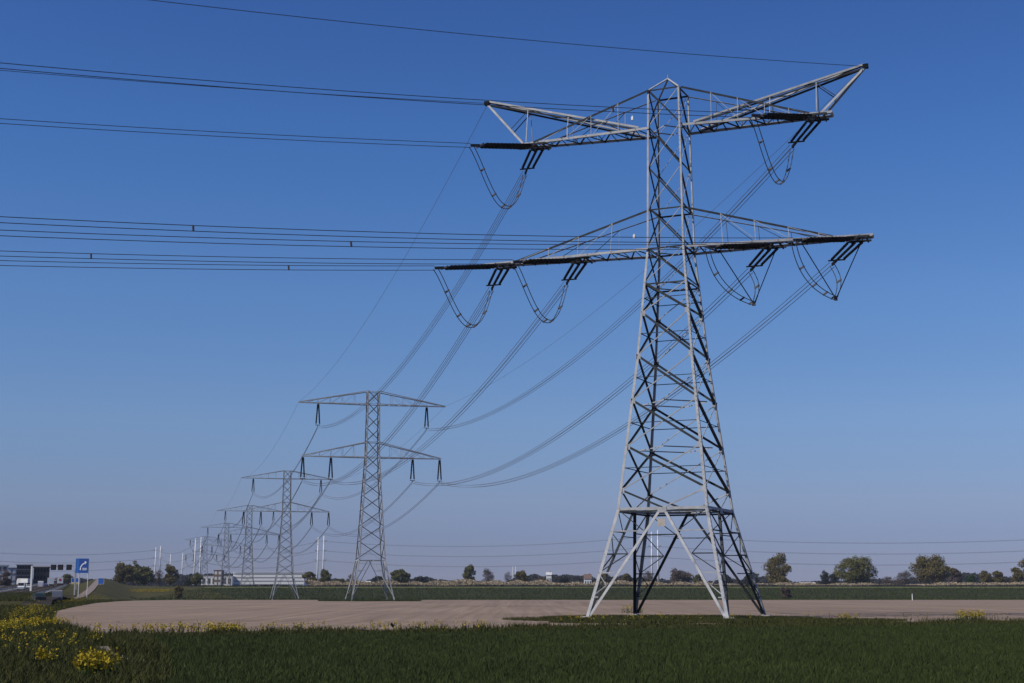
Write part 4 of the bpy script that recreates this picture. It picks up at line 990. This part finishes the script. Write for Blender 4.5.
block("dark office block with a pale beam over its facade, right of the white gantry post", "office_building", "building", 33.5, 48.5, 780, 567.5, 2.5, 18, M_DKFAC, 3, 5, M_TINT, M_BRICK, R(18.5))
block("white flat-roofed building cut by the left picture edge", "warehouse", "building", -14, 6, 720, 565.5, 1.5, 25, M_OFFWHITE, 3, 4, M_BRICK, M_WHITE, R(18.5))
block("narrow pale grey building between the left edge and the dark block", "warehouse", "building", 7, 15.5, 820, 568, 2.0, 20, M_GREYP, 3, 2, M_OFFWHITE, M_OFFWHITE, R(18.5))
block("long white building with dark window bands behind the third lattice pylon", "office_building", "building", 233, 304, 1450, 572.5, 3.9, 30, M_WHITE, 4, 1, M_GREYP, M_WHITE, stripes=True)
block("dark brick tower at the left end of the long white building", "brick_tower", "building", 213.5, 221.5, 1420, 570.5, 3.9, 10, M_BRICK, 3, 2, M_OFFWHITE, M_BRICK)
block("low white hall with dark doorways left of the brick tower", "hall", "building", 201, 232, 1440, 576.5, 3.9, 20, M_WHITE, 1, 6, M_DKFAC, M_WHITE)
def house(lab, px, Y, wpx, y_eave, y_ridge, m_w, m_r):
    X = at(px, Y, 5); w = wpx / F * Y; zb = 3.9; he, hr = zpx(y_eave, Y) - zb, zpx(y_ridge, Y) - zb; o = thing("house", lab, "house", (X, Y, zb), 0)
    b = MB(); b.box((0, 4, he / 2), (w, 8, he)); b.build("wall", m_w, o)
    b = MB(); v = [(-w / 2 - .4, -.5, he), (w / 2 + .4, -.5, he), (w / 2 + .4, 8.5, he), (-w / 2 - .4, 8.5, he), (-w / 2 - .4, 4, hr), (w / 2 + .4, 4, hr)]
    b.add(v, [(0, 1, 5, 4), (2, 3, 4, 5), (0, 4, 3), (1, 2, 5), (3, 2, 1, 0)]); rf = b.build("roof", m_r, o)
    b = MB(); b.box((w * .25, 4, hr), (.8, .8, 1.4)); b.build("chimney", M_BRICK, rf)
    for k in range(3):
        b = MB(); b.box((-w / 2 + w * (k + .5) / 3, -.03, he * .5), (w * .16, .1, he * .42)); b.build("window", M_GLASS, o)
house("low farmhouse with a pale roof behind the second lattice pylon's legs", 370, 1250, 16, 584, 581, M_BRICK, M_OFFWHITE)
house("slender white house between bare trees left of the nearest pylon", 549, 1400, 5, 575, 572, M_WHITE, M_OFFWHITE)
house("white gabled house beside the nearest pylon's left leg", 588, 1350, 7, 579, 574, M_WHITE, M_BRICK)
house("small white house in the nearest pylon's central opening", 676, 1250, 7, 584, 582, M_WHITE, M_OFFWHITE)
house("low pale house with a red-brown roof by the second pylon's left side", 333, 1300, 6, 585, 581.5, M_OFFWHITE, M_BRICK)
house("tiny white cottage in front of the purple-brown bare tree", 491, 1300, 4, 583, 580, M_WHITE, M_OFFWHITE)
house("pale barn right of the ragged forked tree", 808, 1300, 15, 584.5, 582.3, M_OFFWHITE, M_OFFWHITE)

# small things in the field
X = at(912.5, 420, -.9); zb = g1(X, 420); o = thing("marker_stake", "thin white marker stake standing in the bare field at right", "stake", (X, 420, zb))
b = MB(); b.tube([(0, 0, -.2), (0, 0, 1.35)], .14, 8); b.build("post", M_WHITE, o); b = MB(); b.tube([(0, 0, 1.36), (0, 0, 1.9)], .1, 8); b.build("cap", M_SIGNW, o)

# ------------------------------------------------------------------ haze
hm = bpy.data.materials.new("haze"); hm.use_nodes = True; ht = hm.node_tree
ht.nodes.remove(ht.nodes["Principled BSDF"]); pv = ht.nodes.new("ShaderNodeVolumePrincipled"); pv.inputs["Density"].default_value = 0.00005
pv.inputs["Color"].default_value = (0.70, 0.80, 1.0, 1); ht.links.new(pv.outputs[0], ht.nodes["Material Output"].inputs["Volume"])
b = MB(); b.box((0, 2700, 28.5), (10800, 6900, 63)); tag(b.build("haze", hm), "thin pale spring haze over the fields", kind='stuff')
